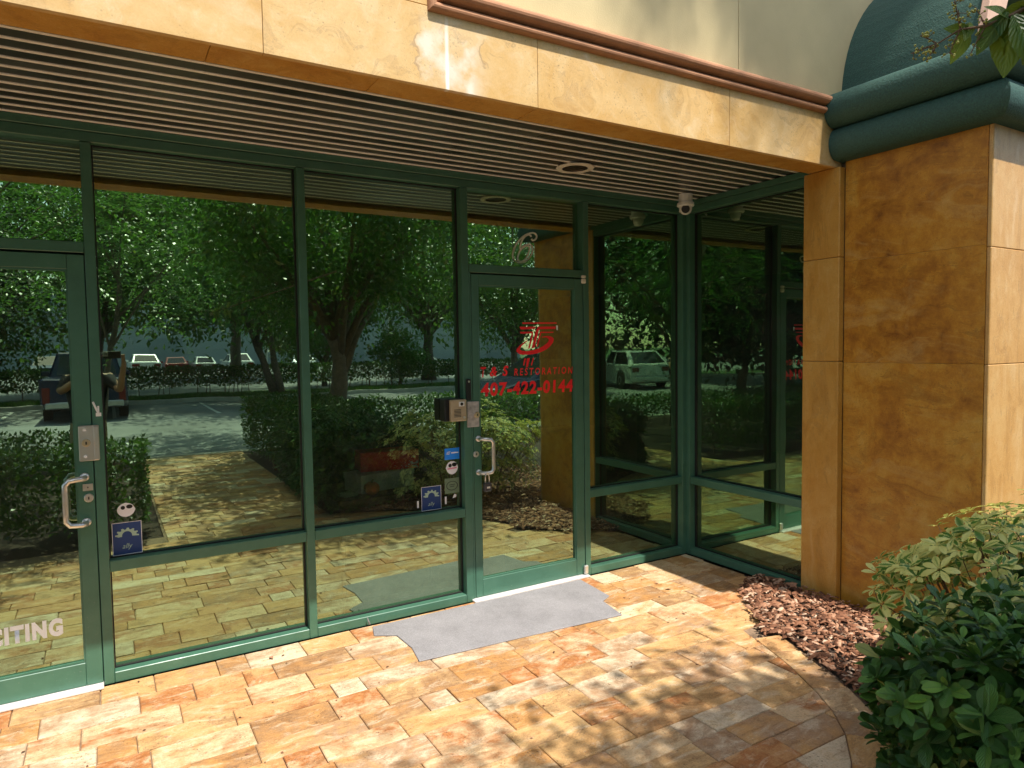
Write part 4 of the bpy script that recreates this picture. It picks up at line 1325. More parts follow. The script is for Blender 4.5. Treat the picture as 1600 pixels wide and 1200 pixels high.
def place_leaves(root, P, U, Nn, S, tms, mt, rest_name='foliage', keep=300):
    """the 300 leaves nearest to the camera are objects, the rest one mass"""
    P = np.asarray(P); U, Vv, Nn = frames(np.asarray(U), np.asarray(Nn)); S = np.asarray(S)
    base = np.array(root.location)
    d = np.linalg.norm(P + base - np.array([0, -4, 1.69]), axis=1)
    rel = (P + base) - np.array([0, -4, 1.69])
    fz = rel @ np.array(fwd); uu = (rel @ np.array(right)) / np.maximum(.05, fz); ww = (rel @ np.array(up)) / np.maximum(.05, fz)
    inside = (fz > .2) & (np.abs(uu) < .78) & (np.abs(ww) < .6)
    key = np.where(inside, d / S, d / S + 1e4)
    order = np.argsort(key); near = order[:keep]; far = order[keep:]
    mesh = [near_leaf_mesh(t, mt) for t in tms]
    for i in near:
        o = bpy.data.objects.new('leaf', mesh[int(i) % len(mesh)]); COL.objects.link(o); o.parent = root
        s_ = S[i]
        o.matrix_local = Matrix(((U[i, 0] * s_, Vv[i, 0] * s_, Nn[i, 0] * s_, P[i, 0]), (U[i, 1] * s_, Vv[i, 1] * s_, Nn[i, 1] * s_, P[i, 1]), (U[i, 2] * s_, Vv[i, 2] * s_, Nn[i, 2] * s_, P[i, 2]), (0, 0, 0, 1)))
    if len(far):
        q = leaf_cloud(rest_name, P[far], U[far], Nn[far], S[far], tms[0], mt, root, True)
        q['kind'] = 'stuff'


OB = (.10, .38, .66, .88, 1.0, .97, .72, .20)
EL = (.10, .52, .86, 1.0, .98, .80, .48, .10)
TB = [tmpl_leaf(8, .50, .12, .22, prof=OB), tmpl_leaf(8, .54, .10, .34, prof=OB), tmpl_leaf(8, .48, .16, .10, prof=EL), tmpl_leaf(8, .52, .05, -.12, prof=OB)]
# dark glossy shrub: the building-side end of the hedge on the right of the walk
dx0, dx1, dy0, dy1, dh = 1.88, 3.0, -4.9, -2.78, .86
root = empty('glossy_shrub', ((dx0 + dx1) / 2, (dy0 + dy1) / 2, 0), 0, 'dark green glossy broad-leaved shrub at the edge of the mulch bed', 'shrub')
cxy = np.array([(dx0 + dx1) / 2, (dy0 + dy1) / 2, 0])
tips = []
while len(tips) < 1150:
    f = random.random()
    if f < .30: p = (random.uniform(dx0 + .05, dx1), random.uniform(dy0, dy1 - .05), dh + random.uniform(-.05, .04)); nrm = (0, 0, 1)
    elif f < .62: p = (random.uniform(dx0, dx1), dy1 + random.uniform(-.07, .05), random.uniform(.06, dh)); nrm = (0, 1, .25)
    else: p = (dx0 + random.uniform(-.05, .07), random.uniform(dy0, dy1), random.uniform(.06, dh)); nrm = (-1, 0, .25)
    # rounded upper edges and corner
    ex = max(0, dx0 + .22 - p[0]); ey = max(0, p[1] - (dy1 - .22)); ez = max(0, p[2] - (dh - .22))
    if ex + ey + ez > .36 and math.sqrt(ex * ex + ey * ey + ez * ez) > .27: continue
    b_ = .045 * (math.sin(p[0] * 9) + math.sin(p[1] * 8 + 1) + math.sin(p[2] * 10))
    q = Vector(p) + Vector(nrm) * b_ * .6
    tips.append((q, Vector(nrm)))
P, U, Nn, S = [], [], [], []
for q, nrm in tips:
    ax = (nrm + Vector((0, 0, .7)) + Vector((random.gauss(0, .35), random.gauss(0, .35), random.gauss(0, .25)))).normalized()
    t1 = ax.cross(Vector((random.gauss(0, 1), random.gauss(0, 1), random.gauss(0, 1)))).normalized(); t2 = ax.cross(t1)
    sz = random.uniform(.048, .080)
    young = random.random() < .15
    for k in range(3 if young else 4):
        for s2 in (0, 1):
            if k == 0 and s2 and random.random() < .3: continue
            an = k * PI / 2 + s2 * PI + random.gauss(0, .2)
            rad_ = (t1 * math.cos(an) + t2 * math.sin(an))
            open_ = (.35, .75, 1.15, 1.5)[k]
            d_ = (ax * math.cos(open_) + rad_ * math.sin(open_)).normalized()
            ps = q - ax * (.010 * k + .012) + rad_ * .004
            P.append(tuple(ps)); U.append(tuple(d_)); Nn.append(tuple(ax * math.sin(open_) - rad_ * math.cos(open_) + Vector((0, 0, .25))))
            S.append(sz * (.55, .85, 1.0, .95)[k] * random.uniform(.68, 1.22) * (.7 if young else 1))
place_leaves(root, np.array(P) - cxy, np.array(U), np.array(Nn), np.array(S), TB, M['leaf_dark'])
n = 17000
P = np.stack([RNG.uniform(-.47, .5, n) * (dx1 - dx0), RNG.uniform(-.5, .46, n) * (dy1 - dy0), RNG.uniform(.05, dh - .07, n)], 1)
leaf_cloud('inner_leaves', P, rdir(n), rdir(n), RNG.uniform(.05, .10, n), T_LEAF, M['leaf_dark'], root, True)['kind'] = 'stuff'
st = MB()
for i in range(60):
    px, py = random.uniform(-.30, .45) * (dx1 - dx0), random.uniform(-.45, .34) * (dy1 - dy0)
    st.tube([(px, py, .0), (px + random.uniform(-.05, .05), py + random.uniform(-.05, .05), .35), (px + random.uniform(-.12, .12), py + random.uniform(-.12, .12), .66)], [.010, .006, .003], 5)
st.build('stems', M['twig'], root)
fl = MB()
fc = Vector((2.27, -2.94, .745)) - Vector(cxy)
for k in range(5):
    a = 2 * PI * k / 5
    d_ = Vector((math.cos(a) * .8 - .3, -.35, math.sin(a)))
    d_.normalize(); s_ = d_.cross(Vector((0.3, 1, 0))).normalized() * .006
    fl.add([fc, fc + d_ * .012 + s_, fc + d_ * .022, fc + d_ * .012 - s_], [(0, 1, 2, 3)])
fl.build('flower', M['petal'], root)

# variegated umbrella plant behind it
root = empty('variegated_shrub', (3.45, -2.72, 0), 0, 'yellow variegated umbrella-leaf shrub in front of the ochre pillar', 'shrub')
TV = [tmpl_leaf(8, .42, .10, .18, prof=OB), tmpl_leaf(8, .46, .06, .32, prof=OB), tmpl_leaf(8, .40, .14, .06, prof=EL)]
P, U, Nn, S = [], [], [], []
stm = MB()
heads = []
while len(heads) < 900:
    a = random.uniform(0, 2 * PI); rr = math.sqrt(random.random())
    x, yy = 1.0 * rr * math.cos(a), .55 * rr * math.sin(a)
    top = 1.02 - .30 * rr ** 2.2 + .07 * math.sin(x * 7) + .05 * math.sin(yy * 9 + 2)
    z = top - (abs(random.gauss(0, .10)) if random.random() < .45 else random.uniform(0, .8) * top)
    if z < .12: continue
    # foot of the shrub is narrower than its head
    k = .8 + .2 * min(1, z / .6)
    heads.append(Vector((x * k, yy * k, z)))
for hd in heads:
    outw = Vector((hd.x * .9, hd.y * 1.5, (hd.z - .35) * 1.2)); outw.normalize()
    ax = (outw + Vector((0, 0, .65)) + Vector((random.gauss(0, .25), random.gauss(0, .25), random.gauss(0, .15)))).normalized()
    t1 = ax.cross(Vector((random.gauss(0, 1), random.gauss(0, 1), random.gauss(0, 1)))).normalized(); t2 = ax.cross(t1)
    nl = random.choice((6, 7, 7, 8)); sz = random.uniform(.042, .066)
    if random.random() < .35: stm.tube([hd * .75 + Vector((0, 0, -.06)), hd - ax * .06, hd], [.0026, .0022, .0016], 4)
    for k in range(nl):
        an = 2 * PI * k / nl + random.gauss(0, .12)
        rd = t1 * math.cos(an) + t2 * math.sin(an)
        op = random.uniform(1.15, 1.55)
        d_ = (ax * math.cos(op) + rd * math.sin(op)).normalized()
        P.append(tuple(hd + rd * .008)); U.append(tuple(d_)); Nn.append(tuple(ax * math.sin(op) - rd * math.cos(op))); S.append(sz * random.uniform(.8, 1.1))
place_leaves(root, P, U, Nn, S, TV, M['leaf_var'])
for i in range(14):
    a = random.uniform(0, 2 * PI); r_ = random.uniform(.05, .4)
    stm.tube([(r_ * math.cos(a), r_ * .6 * math.sin(a), 0), (r_ * 1.3 * math.cos(a), r_ * .8 * math.sin(a), .4), (r_ * 1.9 * math.cos(a), r_ * 1.1 * math.sin(a), .8)], [.011, .008, .004], 5)
stm.build('stems', M['twig'], root)

# overhanging crape myrtle twig near the lens (grows from the tree on the right)
BO = Vector((1.0, -3.58, 2.09))
root = empty('overhanging_branch', tuple(BO + Vector((-.026, .015, .010))), 0, 'leafy twig with green flower buds hanging before the green cornice', 'branch')
tw = MB()
main = [Vector(p) - BO for p in ((1.14, -3.592, 2.138), (1.058, -3.59, 2.108), (1.034, -3.577, 2.094), (1.018, -3.554, 2.086), (1.004, -3.531, 2.088), (.993, -3.508, 2.076), (.976, -3.483, 2.069))]
tw.tube([(1.6, -1.0, .6)] + main, [.010, .0042, .0032, .0026, .0020, .0014, .0010, .0006], 6)
P, U, Nn, S = [], [], [], []
dn = -Vector(fwd)
for k, ang, sz, of in ((1, -100, .078, .0), (1, -70, .085, .012), (1, 80, .055, .0), (1, 135, .05, .0), (2, -95, .075, .0), (2, -72, .08, .008), (2, -125, .055, 0), (2, 60, .05, 0), (2, 150, .04, 0), (3, -110, .042, 0), (3, -70, .046, 0), (3, 165, .03, 0), (4, -110, .026, 0), (0, -95, .08, 0), (0, -60, .085, 0), (0, -120, .08, 0), (0, 60, .07, 0), (1, -130, .06, 0)):
    d_ = right * math.cos(R(ang)) + up * math.sin(R(ang)) + fwd * random.uniform(-.35, .35)
    P.append(tuple(main[k] + Vector((random.gauss(0, .008), random.gauss(0, .008), random.gauss(0, .005))))); U.append(tuple(d_)); Nn.append(tuple(dn + Vector((random.gauss(0, .45), random.gauss(0, .45), random.gauss(0, .35) + .35)))); S.append(sz)
place_leaves(root, P, U, Nn, S, [tmpl_leaf(7, .56, .12, .15, .03, .9), tmpl_leaf(7, .52, .16, .3, .03, .9)], M['leaf_branch'])
bd = MB()
subs = [(main[4], Vector((.99, -3.53, 2.122)) - BO), (main[4], Vector((1.0, -3.53, 2.112)) - BO), (main[3], Vector((1.012, -3.545, 2.112)) - BO), (main[5], Vector((.985, -3.50, 2.056)) - BO), (main[4], Vector((1.0, -3.52, 2.060)) - BO), (main[3], Vector((1.012, -3.54, 2.055)) - BO), (main[5], main[6]), (main[5], Vector((.985, -3.49, 2.092)) - BO)]
for a_, b_ in subs:
    tw.tube([a_, a_.lerp(b_, .5) + up * .001, b_], [.0012, .0009, .0006], 5)
    for i in range(9):
        base = a_.lerp(b_, random.uniform(.25, 1.0))
        d_ = Vector((random.gauss(0, 1), random.gauss(0, 1), random.gauss(0, 1))).normalized()
        tip = base + d_ * random.uniform(.003, .011)
        tw.tube([base, tip], [.0005, .0004], 4)
        for j in range(random.randint(1, 3)):
            c = tip + Vector((random.gauss(0, .0014), random.gauss(0, .0014), random.gauss(0, .0014))); r = random.uniform(.0010, .0019)
            bd.lathe([(r * .2, -r), (r * .85, -r * .5), (r, 0), (r * .8, r * .6), (r * .2, r)], 6, c)
tw.build('twig', M['twig'], root)
bd.build('buds', M['bud'], root, smooth=True)['kind'] = 'stuff'

# ================================================================== THE PLACE BEHIND THE CAMERA (seen in the glass)
hedge('clipped_hedge', -3.6, .30, -3.55, -2.95, .86, 9000, .055, M['leaf_hedge'], 'low clipped hedge left of the walk seen in the glass')
hedge('clipped_hedge', 1.95, 3.2, -8.1, -4.95, .95, 9000, .06, M['leaf_hedge'], 'clipped hedge right of the walk running to the road')
hedge('clipped_hedge', 3.25, 9.0, -8.1, -6.9, .80, 8000, .07, M['leaf_hedge'], 'clipped hedge along the kerb beside the dark blue car')
hedge('clipped_hedge', -9.0, -.4, -8.1, -7.3, .55, 7000, .07, M['leaf_hedge'], 'low hedge along the kerb on the left of the walk')
hedge('long_hedge', -14, 26, -26.0, -24.9, 1.12, 26000, .12, M['leaf_hedge'], 'long clipped hedge across the road', z0=.4)

# trees
tree('shade_tree', (3.45, -7.3, 0), 6, (-.15, -.15, 4.1), 2.3, 50000, .10, M['leaf_myrtle'], 'dense dark shade tree beside the walk with a thick trunk', trunk_r=.17, limbs=16, stems=1, clumps=120, trunk_top=1.9, low_cut=1.95,
     centers=[(-1.2, 2.2, 3.6), (-.6, 1.8, 3.9), (-.2, 2.0, 3.3), (.3, 1.8, 3.5), (-1.6, 1.4, 3.4), (-.8, 1.7, 4.2), (-1.9, 1.4, 4.1)] + [(random.uniform(-1.75, -.10), random.uniform(1.6, 2.35), random.uniform(5.3, 5.9)) for _ in range(30)] + [(random.uniform(-1.2, -.05), random.uniform(1.5, 2.4), random.uniform(5.4, 6.1)) for _ in range(24)])
tree('crape_myrtle', (-2.3, -6.6, 0), 6, (.25, .6, 4.0), 2.4, 22000, .075, M['leaf_myrtle'], 'crape myrtle with arching leafy fronds left of the walk', trunk_r=.07, limbs=12, stems=3, clumps=80, trunk_top=2.4, low_cut=2.1, twiggy=True)
tree('crape_myrtle', (-.20, -12.4, -.1), 6, (.9, .1, 4.9), 2.7, 22000, .10, M['leaf_bright'], 'lighter green crape myrtle standing beyond the low hedge', trunk_r=.055, limbs=8, stems=1, clumps=90, trunk_top=3.2, low_cut=2.75, twiggy=True)
tree('verge_tree', (5.9, -24.3, 0), 10, (-1.2, .6, 6.2), 5.0, 26000, .22, M['leaf_oak'], 'two-stemmed verge tree across the road before the long hedge', trunk_r=.13, limbs=14, stems=2, clumps=110, trunk_top=3.0, low_cut=2.6)
tree('live_oak', (-.42, -33, -.05), 14, (.8, 0, 8.4), 7.4, 26000, .34, M['leaf_oak'], 'broad live oak at the edge of the far car park', trunk_r=.19, limbs=18, clumps=130, trunk_top=4.0, low_cut=2.3)
tree('live_oak', (15.5, -31, -.05), 14, (0, 0, 8.0), 6.6, 22000, .34, M['leaf_oak'], 'live oak at the right side of the far car park', trunk_r=.3, limbs=18, clumps=100, trunk_top=4.0, low_cut=2.8)
tree('live_oak', (-13.5, -34, -.05), 14, (0, 0, 8.2), 7.0, 20000, .36, M['leaf_oak'], 'live oak at the left side of the far car park', trunk_r=.35, limbs=18, clumps=100, trunk_top=4.0, low_cut=2.2)
tree('live_oak', (8.0, -48, -.05), 16, (0, 0, 9.2), 7.5, 18000, .40, M['leaf_oak'], 'live oak standing deep in the far car park', trunk_r=.35, limbs=16, clumps=90, trunk_top=5, low_cut=4.0)
tree('bright_shrub', (12.2, -27.0, 0), 3, (0, 0, 1.5), 1.35, 4000, .17, M['leaf_bright'], 'bright green cone-shaped shrub behind the long hedge', cat='shrub', trunk_r=.06, limbs=6, clumps=30, trunk_top=.8, squash=1.0)
tree('grey_pine', (12.6, -16.8, -.1), 9, (0, 0, 5.0), 3.6, 22000, .16, M['leaf_oak'], 'grey-green tree growing behind the dark blue car', trunk_r=.13, limbs=14, clumps=100, trunk_top=2.6, low_cut=1.5)
for x, yv, r_, lb in ((9.4, -30.2, 2.7, 'leafy round tree behind the long hedge left of the cone-shaped shrub'), (-4.4, -29.4, 2.7, 'leafy round tree behind the long hedge left of the navy pickup')):
    tree('round_tree', (x, yv, -.05), 6, (0, 0, 3.3), r_, 9000, .2, M['leaf_oak'], lb, trunk_r=.1, limbs=10, clumps=70, trunk_top=1.4, low_cut=1.0, squash=1.0)
# dense trees on the left side of the lot (they darken the corner panes)
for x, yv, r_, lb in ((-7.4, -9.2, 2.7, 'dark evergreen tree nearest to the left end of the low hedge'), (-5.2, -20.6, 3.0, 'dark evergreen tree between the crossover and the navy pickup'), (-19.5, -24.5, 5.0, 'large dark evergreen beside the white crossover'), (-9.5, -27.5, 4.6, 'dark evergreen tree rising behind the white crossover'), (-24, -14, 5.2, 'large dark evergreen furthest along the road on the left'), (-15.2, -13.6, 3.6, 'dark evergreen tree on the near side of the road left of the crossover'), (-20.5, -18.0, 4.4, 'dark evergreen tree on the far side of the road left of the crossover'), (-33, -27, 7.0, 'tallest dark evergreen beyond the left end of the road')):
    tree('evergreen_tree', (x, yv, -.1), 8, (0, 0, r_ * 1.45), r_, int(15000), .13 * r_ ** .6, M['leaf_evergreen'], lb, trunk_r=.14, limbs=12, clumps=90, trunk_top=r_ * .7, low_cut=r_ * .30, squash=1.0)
# tall oak outside the picture whose high limb shades the wall above the door
def limb_tree():
    root = empty('tall_oak', (10.4, -9.0, 0), 0, 'tall oak at the kerb beyond the arched bay with one long high limb', 'tree')
    m_ = MB().tube([(0, 0, -.15), (.05, 0, 5), (-.05, .05, 12), (0, 0, 17.0), (.3, 0, 20)], [.36, .30, .24, .17, .06], 10)
    m_.tube([(0, 0, 16.0), (-2.2, .2, 17.2), (-4.6, .5, 17.6), (-7.0, .7, 18.2)], [.13, .09, .06, .02], 7)
    m_.build('trunk', M['bark'], root, smooth=True)
    P = []
    # sprays of the limb: their lower edge rises towards the limb's end
    while len(P) < 15000:
        x = random.uniform(-7.1, -3.1)
        lo = 16.82 + max(0, (-4.4 - x)) * .42 + .10 * math.sin(x * 7)
        z = lo + random.random() ** 1.2 * 2.6; P.append((x, .70 + random.gauss(0, .14), z))
    for i in range(9000):
        d_ = rdir(1)[0] * (random.random() ** .4) * 3.0; P.append((.8 + d_[0], d_[1] * .8, 19.2 + d_[2] * .8))
    P = np.array(P); n_ = len(P)
    leaf_cloud('crown', P, rdir(n_), rdir(n_) + np.array([0, 0, .8]), RNG.uniform(.07, .15, n_), T_QUAD, M['leaf_oak'], root)
limb_tree()

# distant woods that close the view past the ends of the road
def woods(pts, h, n):
    P = []
    for _ in range(n):
        k = random.randrange(len(pts) - 1); t = random.random()
        x = pts[k][0] + (pts[k + 1][0] - pts[k][0]) * t; yv = pts[k][1] + (pts[k + 1][1] - pts[k][1]) * t
        hh = h * (.75 + .18 * math.sin(x * .31) + .14 * math.sin(yv * .43 + x * .17))
        P.append((x + random.gauss(0, 1.2), yv + random.gauss(0, 1.2), random.random() ** .8 * hh))
    P = np.array(P)
    return leaf_cloud('distant_woods', P, rdir(n), rdir(n) + np.array([0, 0, .5]), RNG.uniform(.5, 1.1, n), T_QUAD, M['leaf_evergreen'])
woods([(-22, -66), (-40, -52), (-58, -34), (-64, -10), (-60, 14)], 9.5, 11000)['kind'] = 'stuff'
woods([(44, -62), (58, -44), (64, -20), (60, 6)], 9.0, 9000)['kind'] = 'stuff'

# warehouse
bw = empty('warehouse', (6, -84, 0), 0, 'long pale grey warehouse beyond the far car park', 'building')
MB().box(-48, 48, -10, 0, -.05, 8.2).build('wall', M['far_wall'], bw)
MB().box(-48.05, 48.05, .001, .05, 4.6, 6.2).build('band', M['far_band'], bw)
MB().box(-48.4, 48.4, -10.4, .3, 8.2, 8.6).build('roof', M['far_band'], bw)
for i in range(5):
    x = -44 + i * 22
    w_ = MB().box(x - 1.8, x + 1.8, .002, .05, -.05, 3.4).build('loading_door', M['far_band'], bw)


# ------------------------------------------------------------------ vehicles
def ext_profile(prof, W_, mb, mi=0, e=.10, sc=.93):
    """side profile (x,z) extruded across the width with rounded shoulders"""
    n = len(prof); cx = sum(p[0] for p in prof) / n; cz = sum(p[1] for p in prof) / n
    lay = [(-W_ / 2, sc), (-W_ / 2 + e * .4, .985), (-W_ / 2 + e, 1), (W_ / 2 - e, 1), (W_ / 2 - e * .4, .985), (W_ / 2, sc)]
    v = []
    for y, s_ in lay: v += [(cx + (p[0] - cx) * (1 - (1 - s_) * .35), y, cz + (p[1] - cz) * s_) for p in prof]
    f = [tuple(range(n))[::-1], tuple(range((len(lay) - 1) * n, len(lay) * n))]
    for k in range(len(lay) - 1):
        for i in range(n): f.append((k * n + i, k * n + (i + 1) % n, (k + 1) * n + (i + 1) % n, (k + 1) * n + i))
    mb.add(v, f, mi)


def vehicle(name, loc, rz, kind, mt, label, cat='car', group=None):
    root = empty(name, loc, rz, label, cat, group)
    if kind == 'pickup': L, W_, H, belt, wr = 5.8, 2.0, 1.88, 1.12, .40
    elif kind == 'suv': L, W_, H, belt, wr = 4.75, 1.92, 1.66, 1.02, .37
    else: L, W_, H, belt, wr = 4.6, 1.82, 1.45, .92, .33
    h = L / 2
    gb = .24 if kind != 'sedan' else .18
    if kind == 'pickup':
        body = [(-h, .52), (-h, belt + .02), (-h + .05, belt + .06), (.25, belt + .06), (1.45, belt), (1.6, belt), (h - .25, belt - .08), (h, .92), (h, .45), (h - .3, gb + .15), (-h + .5, gb + .1)]
        cab = (-.75, 1.62, -.55, .85)
    elif kind == 'suv':
        body = [(-h + .08, gb + .08), (-h, .62), (-h + .04, belt), (-h + .3, belt + .05), (.95, belt), (h - .75, belt - .08), (h - .12, .78), (h, .6), (h - .05, gb + .06), (h - .3, gb), (-h + .4, gb)]
        cab = (-h + .18, 1.25, -h + 1.15, .15)
    else:
        body = [(-h + .05, gb + .1), (-h, .6), (-h + .05, belt), (-h + .9, belt + .03), (1.0, belt), (h - .7, belt - .1), (h - .1, .7), (h, .5), (h - .05, gb + .05), (h - .3, gb), (-h + .4, gb)]
        cab = (-h + .65, 1.2, -1.0, .25)
    mb = MB(); ext_profile(body, W_, mb); mb.build('body', mt, root, smooth=False)
    x0, x1, xt0, xt1 = cab
    wy, wt = W_ / 2 - .06, W_ / 2 - .27
    zb = belt - .03
    v = [(x0, -wy, zb), (x1, -wy, zb), (x1, wy, zb), (x0, wy, zb), (xt0, -wt, H), (xt1, -wt, H), (xt1, wt, H), (xt0, wt, H)]
    MB().add(v, [(0, 1, 5, 4), (1, 2, 6, 5), (2, 3, 7, 6), (3, 0, 4, 7), (4, 5, 6, 7)]).build('cabin', mt, root, .04)
    V = [Vector(p) for p in v]
    def pane(a, b, c, d, u0, u1, t0, t1, nm='window'):
        def q(u, t): return a.lerp(b, u).lerp(d.lerp(c, u), t)
        nrm = (b - a).cross(d - a).normalized() * .006
        pts_ = [q(u0, t0) + nrm, q(u1, t0) + nrm, q(u1 - (.0), t1) + nrm, q(u0, t1) + nrm]
        MB().add(pts_ + [p - nrm * 3 for p in pts_], [(0, 1, 2, 3), (0, 4, 5, 1), (1, 5, 6, 2), (2, 6, 7, 3), (3, 7, 4, 0)]).build(nm, M['car_glass'], root)
    for (a, b, c, d) in ((V[0], V[1], V[5], V[4]), (V[2], V[3], V[7], V[6])):
        pane(a, b, c, d, .07, .47, .12, .88); pane(a, b, c, d, .52, .93, .12, .88)
    pane(V[1], V[2], V[6], V[5], .07, .93, .1, .92, 'windscreen'); pane(V[3], V[0], V[4], V[7], .08, .92, .15, .88, 'rear_window')
    for wx in (-L * .29, L * .31):
        for sy in (-1, 1):
            MBw = MB().lathe([(.02, -.10), (wr * .6, -.10), (wr * .62, .09), (wr * .5, .115), (.03, .10)], 18, (0, 0, 0), Matrix.Rotation(R(90) * -sy, 3, 'X'))
            wo = MBw.build('wheel', M['rim'], root, loc=(wx, sy * (W_ / 2 - .10), wr), smooth=False)
            MB().lathe([(wr * .62, -.11), (wr * .93, -.115), (wr, -.08), (wr, .08), (wr * .93, .112), (wr * .63, .108)], 22, (0, 0, 0), Matrix.Rotation(R(90) * -sy, 3, 'X')).build('tyre', M['tyre'], wo, smooth=False)
            MB().lathe([(wr + .07, -.02), (wr + .07, .012)], 20, (wx, sy * (W_ / 2 - .012), wr + .02), Matrix.Rotation(R(90) * -sy, 3, 'X')).build('wheel_well', M['tyre'], root)
    tl = (.40, .56) if kind == 'pickup' else (.16, .36)
    for sy in (-1, 1):
        z0 = belt - tl[1] - .02 if kind == 'pickup' else belt - .28
        ya, yb = sorted((sy * (W_ / 2 - .05), sy * (W_ / 2 - .05 - (.17 if kind == 'pickup' else .45))))
        MB().box(-h - .015, -h + .10, ya, yb, z0, z0 + tl[0] + .02).build('tail_light', M['lamp_red'], root, .015)
        ya, yb = sorted((sy * (W_ / 2 - .10), sy * (W_ / 2 - .5)))
        MB().box(h - .16, h + .005, ya, yb, .66, .80).build('headlight', M['lamp_clear'], root, .02)
        MB().box(.55 if kind != 'pickup' else .95, .72 if kind != 'pickup' else 1.12, *sorted((sy * (W_ / 2 - .03), sy * (W_ / 2 + .20))), belt + .02, belt + .18).build('mirror', mt, root, .03)
    MB().box(-h - .05, -h + .08, -W_ / 2 + .1, W_ / 2 - .1, gb + .14, gb + .32).build('rear_bumper', M['rim'] if kind == 'pickup' else mt, root, .03)
    MB().box(-h - .056 if kind == 'pickup' else -h - .012, -h + .02, -.16, .16, .66 - (.2 if kind == 'pickup' else 0), .78 - (.2 if kind == 'pickup' else 0)).build('number_plate', M['white_pl'], root)
    MB().box(h - .03, h + .012, -.55, .55, .40, .60).build('grille', M['black'], root, .02)
    return root


vehicle('pickup_truck', (-.50, -20.3, -.13), R(-90), 'pickup', M['p_blue'], 'navy pickup truck with tall red tail lights parked nose to the long hedge', 'pickup truck')
vehicle('parked_car', (10.6, -11.8, -.13), R(177), 'suv', M['p_blue'], 'dark blue car drawn up near the kerb behind the shrubs', 'car')
vehicle('parked_car', (-12.2, -19.7, -.13), R(-108), 'suv', M['p_white'], 'white crossover with sloping rear window parked left of the navy pickup', 'car')
gp_ = 'cars in the far car park'
for x, yv, kind, mt_, lb, rz in ((2.6, -58, 'suv', 'p_white', 'white sport utility left of the red car in the far car park', -92), (4.9, -58.5, 'sedan', 'p_red', 'dark red car in the far car park before the warehouse', -90), (7.0, -57, 'sedan', 'p_silver', 'silver car right of the red car in the far car park', -90), (9.6, -57.5, 'suv', 'p_white', 'white sport utility parked right of the silver car', -90), (14.6, -56, 'sedan', 'p_silver', 'silver saloon parked alone at the far right of the car park', 95), (-3.6, -57, 'suv', 'p_black', 'black sport utility in the far car park behind the navy pickup', 92), (18.2, -38, 'sedan', 'p_white', 'white saloon behind the cone-shaped shrub', 20)):
    vehicle('parked_car', (x, yv, -.05), R(rz), kind, M[mt_], lb, 'car', gp_)
for x, yv, lb in ((8.5, -40, 'slim white lamp post before the warehouse'), (15.2, -36, 'slim white lamp post near the cone-shaped shrub')):
    lp = empty('lamp_post', (x, yv, -.05), 0, lb, 'lamp post')
    MB().tube([(0, 0, 0), (0, 0, 7.5)], [.10, .06], 10).build('pole', M['white_pl'], lp)
    MB().box(-.25, .9, -.14, .14, 7.5, 7.62).build('lamp_head', M['white_pl'], lp, .02)

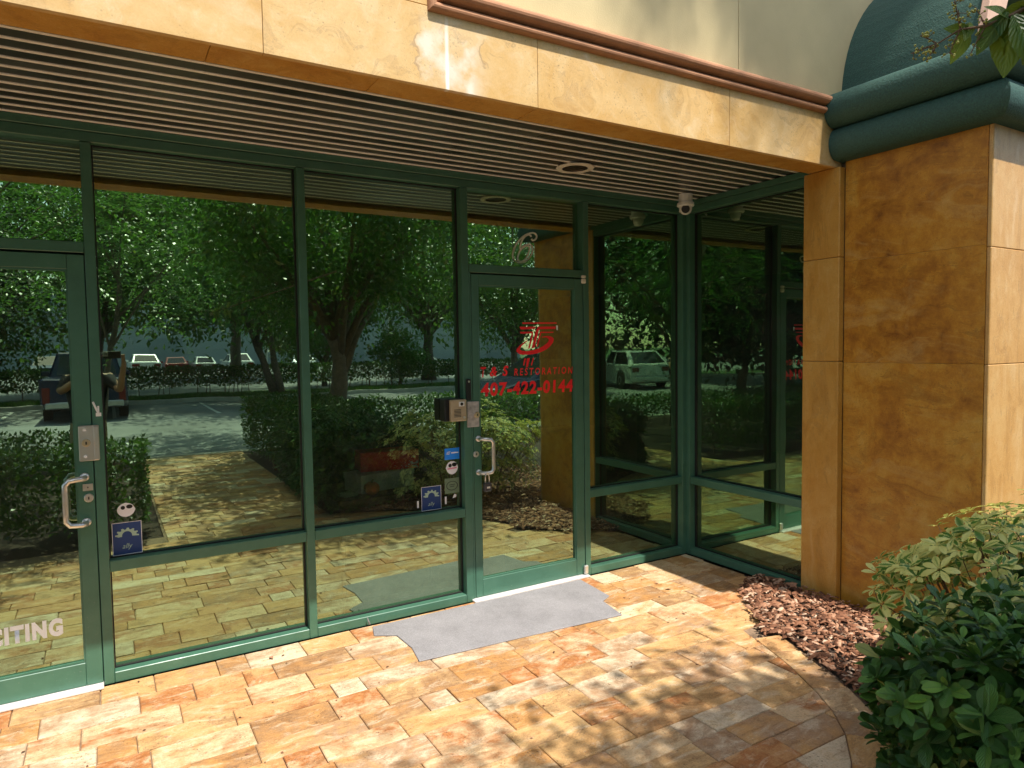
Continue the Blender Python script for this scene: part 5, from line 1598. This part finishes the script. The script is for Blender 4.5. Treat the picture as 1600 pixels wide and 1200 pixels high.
# ------------------------------------------------------------------ the person taking the picture (seen in the glass)
def person():
    root = empty('person', (0, 0, 0), 0, 'person in dark shirt and khaki trousers holding up a phone', 'person')
    J = []; E = []; RD = []
    def jt(p, r, par=None):
        J.append(p); RD.append(r)
        if par is not None: E.append((par, len(J) - 1))
        return len(J) - 1
    bx, by = -.18, -4.34
    pel = jt((bx, by, .95), .155)
    wai = jt((bx, by, 1.10), .140, pel)
    che = jt((bx, by + .01, 1.32), .165, wai)
    nek = jt((bx, by, 1.50), .062, che)
    hd0 = jt((bx + .005, by + .015, 1.585), .080, nek)
    hd1 = jt((bx + .005, by + .02, 1.67), .096, hd0)
    hd2 = jt((bx + .005, by + .01, 1.745), .078, hd1)
    jt((bx + .005, by + .115, 1.645), .016, hd1)
    wrists = []
    for s_, hand in ((1, Vector((.155, -4.075, 1.655))), (-1, Vector((-.045, -4.075, 1.650)))):
        sh = jt((bx + s_ * .19, by + .01, 1.43), .062, che)
        elb = Vector((bx + s_ * (.30 if s_ > 0 else .24), by + .14, 1.30))
        el = jt(tuple(elb), .043, sh)
        wp = hand + Vector((s_ * .015, -.035, -.065))
        wr = jt(tuple(wp), .028, el)
        pm = jt(tuple(hand + Vector((s_ * .012, -.02, -.015))), .030, wr)
        for k in range(4):
            b_ = hand + Vector((s_ * .010, -.012, .022 - k * .016))
            f1 = jt(tuple(b_), .010, pm)
            f2 = jt(tuple(b_ + Vector((s_ * .010, .030, 0))), .0085, f1)
            jt(tuple(b_ + Vector((-s_ * .016, .042 - .002 * k, .0))), .0075, f2)
        t1_ = jt(tuple(hand + Vector((-s_ * .006, -.022, .020))), .011, pm)
        jt(tuple(hand + Vector((-s_ * .035, -.020, .022))), .009, t1_)
    for s_ in (1, -1):
        hp = jt((bx + s_ * .095, by, .88), .095, pel)
        kn = jt((bx + s_ * .105, by + .02, .49), .062, hp)
        an = jt((bx + s_ * .11, by - .01, .09), .042, kn)
        jt((bx + s_ * .125, by + .13, .045), .036, an)
    me = bpy.data.meshes.new('body'); me.from_pydata([tuple(p) for p in J], E, [])
    ob = bpy.data.objects.new('body', me); COL.objects.link(ob)
    sk = ob.modifiers.new('s', 'SKIN'); ss = ob.modifiers.new('u', 'SUBSURF'); ss.levels = 2; ss.render_levels = 2
    if not me.skin_vertices: bpy.context.view_layer.objects.active = ob
    sv = me.skin_vertices[0].data if me.skin_vertices else None
    if sv:
        for i, r in enumerate(RD): sv[i].radius = (r, r)
        sv[0].use_root = True
    dg = bpy.context.evaluated_depsgraph_get(); dg.update()
    m2 = bpy.data.meshes.new_from_object(ob.evaluated_get(dg))
    bpy.data.objects.remove(ob)
    m2.materials.clear()
    for k in ('skin', 'shirt', 'trousers', 'shoe'): m2.materials.append(M[k])
    mi = []
    for p in m2.polygons:
        c = p.center
        if c.z < .085: k = 3
        elif c.z < .99: k = 2
        elif c.z < 1.475 and (abs(c.x - bx) < .27 and c.y < by + .135): k = 1
        else: k = 0
        mi.append(k)
    m2.polygons.foreach_set('material_index', mi)
    m2.polygons.foreach_set('use_smooth', [True] * len(m2.polygons))
    link('body', m2, root)
    hp = MB(); prof = [(.104 * math.sin(PI * i / 14), -.104 * math.cos(PI * i / 14)) for i in range(5, 14)]
    hp.lathe(prof, 20, (bx + .005, by - .012, 1.700))
    hp.build('hair', M['hair'], root, smooth=True)
    for s_ in (-1, 1):
        e = MB(); e.lathe([(.002, -.009), (.008, -.005), (.010, 0), (.008, .005), (.002, .009)], 10, (bx + .005 + s_ * .033, by + .105, 1.672)); e.build('eye', M['white_pl'], root, smooth=True)
        e = MB(); e.tube([(bx + .005 + s_ * .098, by + .01, 1.635), (bx + .005 + s_ * .108, by + .005, 1.665), (bx + .005 + s_ * .100, by + .012, 1.695)], [.008, .012, .008], 8); e.build('ear', M['skin'], root, smooth=True)
    m_ = MB().tube([(bx - .02, by + .108, 1.605), (bx + .005, by + .112, 1.603), (bx + .03, by + .108, 1.605)], .006, 6); m_.build('mouth', plain('lips', (.35, .14, .11), .5), root)
    return root


person()
ph = tag(MB().box(-.022, .138, -4.045, -4.034, 1.642, 1.720).build('phone', M['black'], None, .004), 'black phone held sideways in two hands before the person', 'phone')
MB().box(-.016, .026, -4.0338, -4.031, 1.664, 1.716).build('camera_bump', M['p_silver'], ph, .004)
for x, z in ((-.0, 1.69), (.015, 1.69)): cyl_y(MB(), x, z, .006, -4.031, -4.033).build('lens', M['far_glass'], ph)
MB().box(-.018, .134, -4.0475, -4.0455, 1.646, 1.716).build('screen', M['far_glass'], ph)
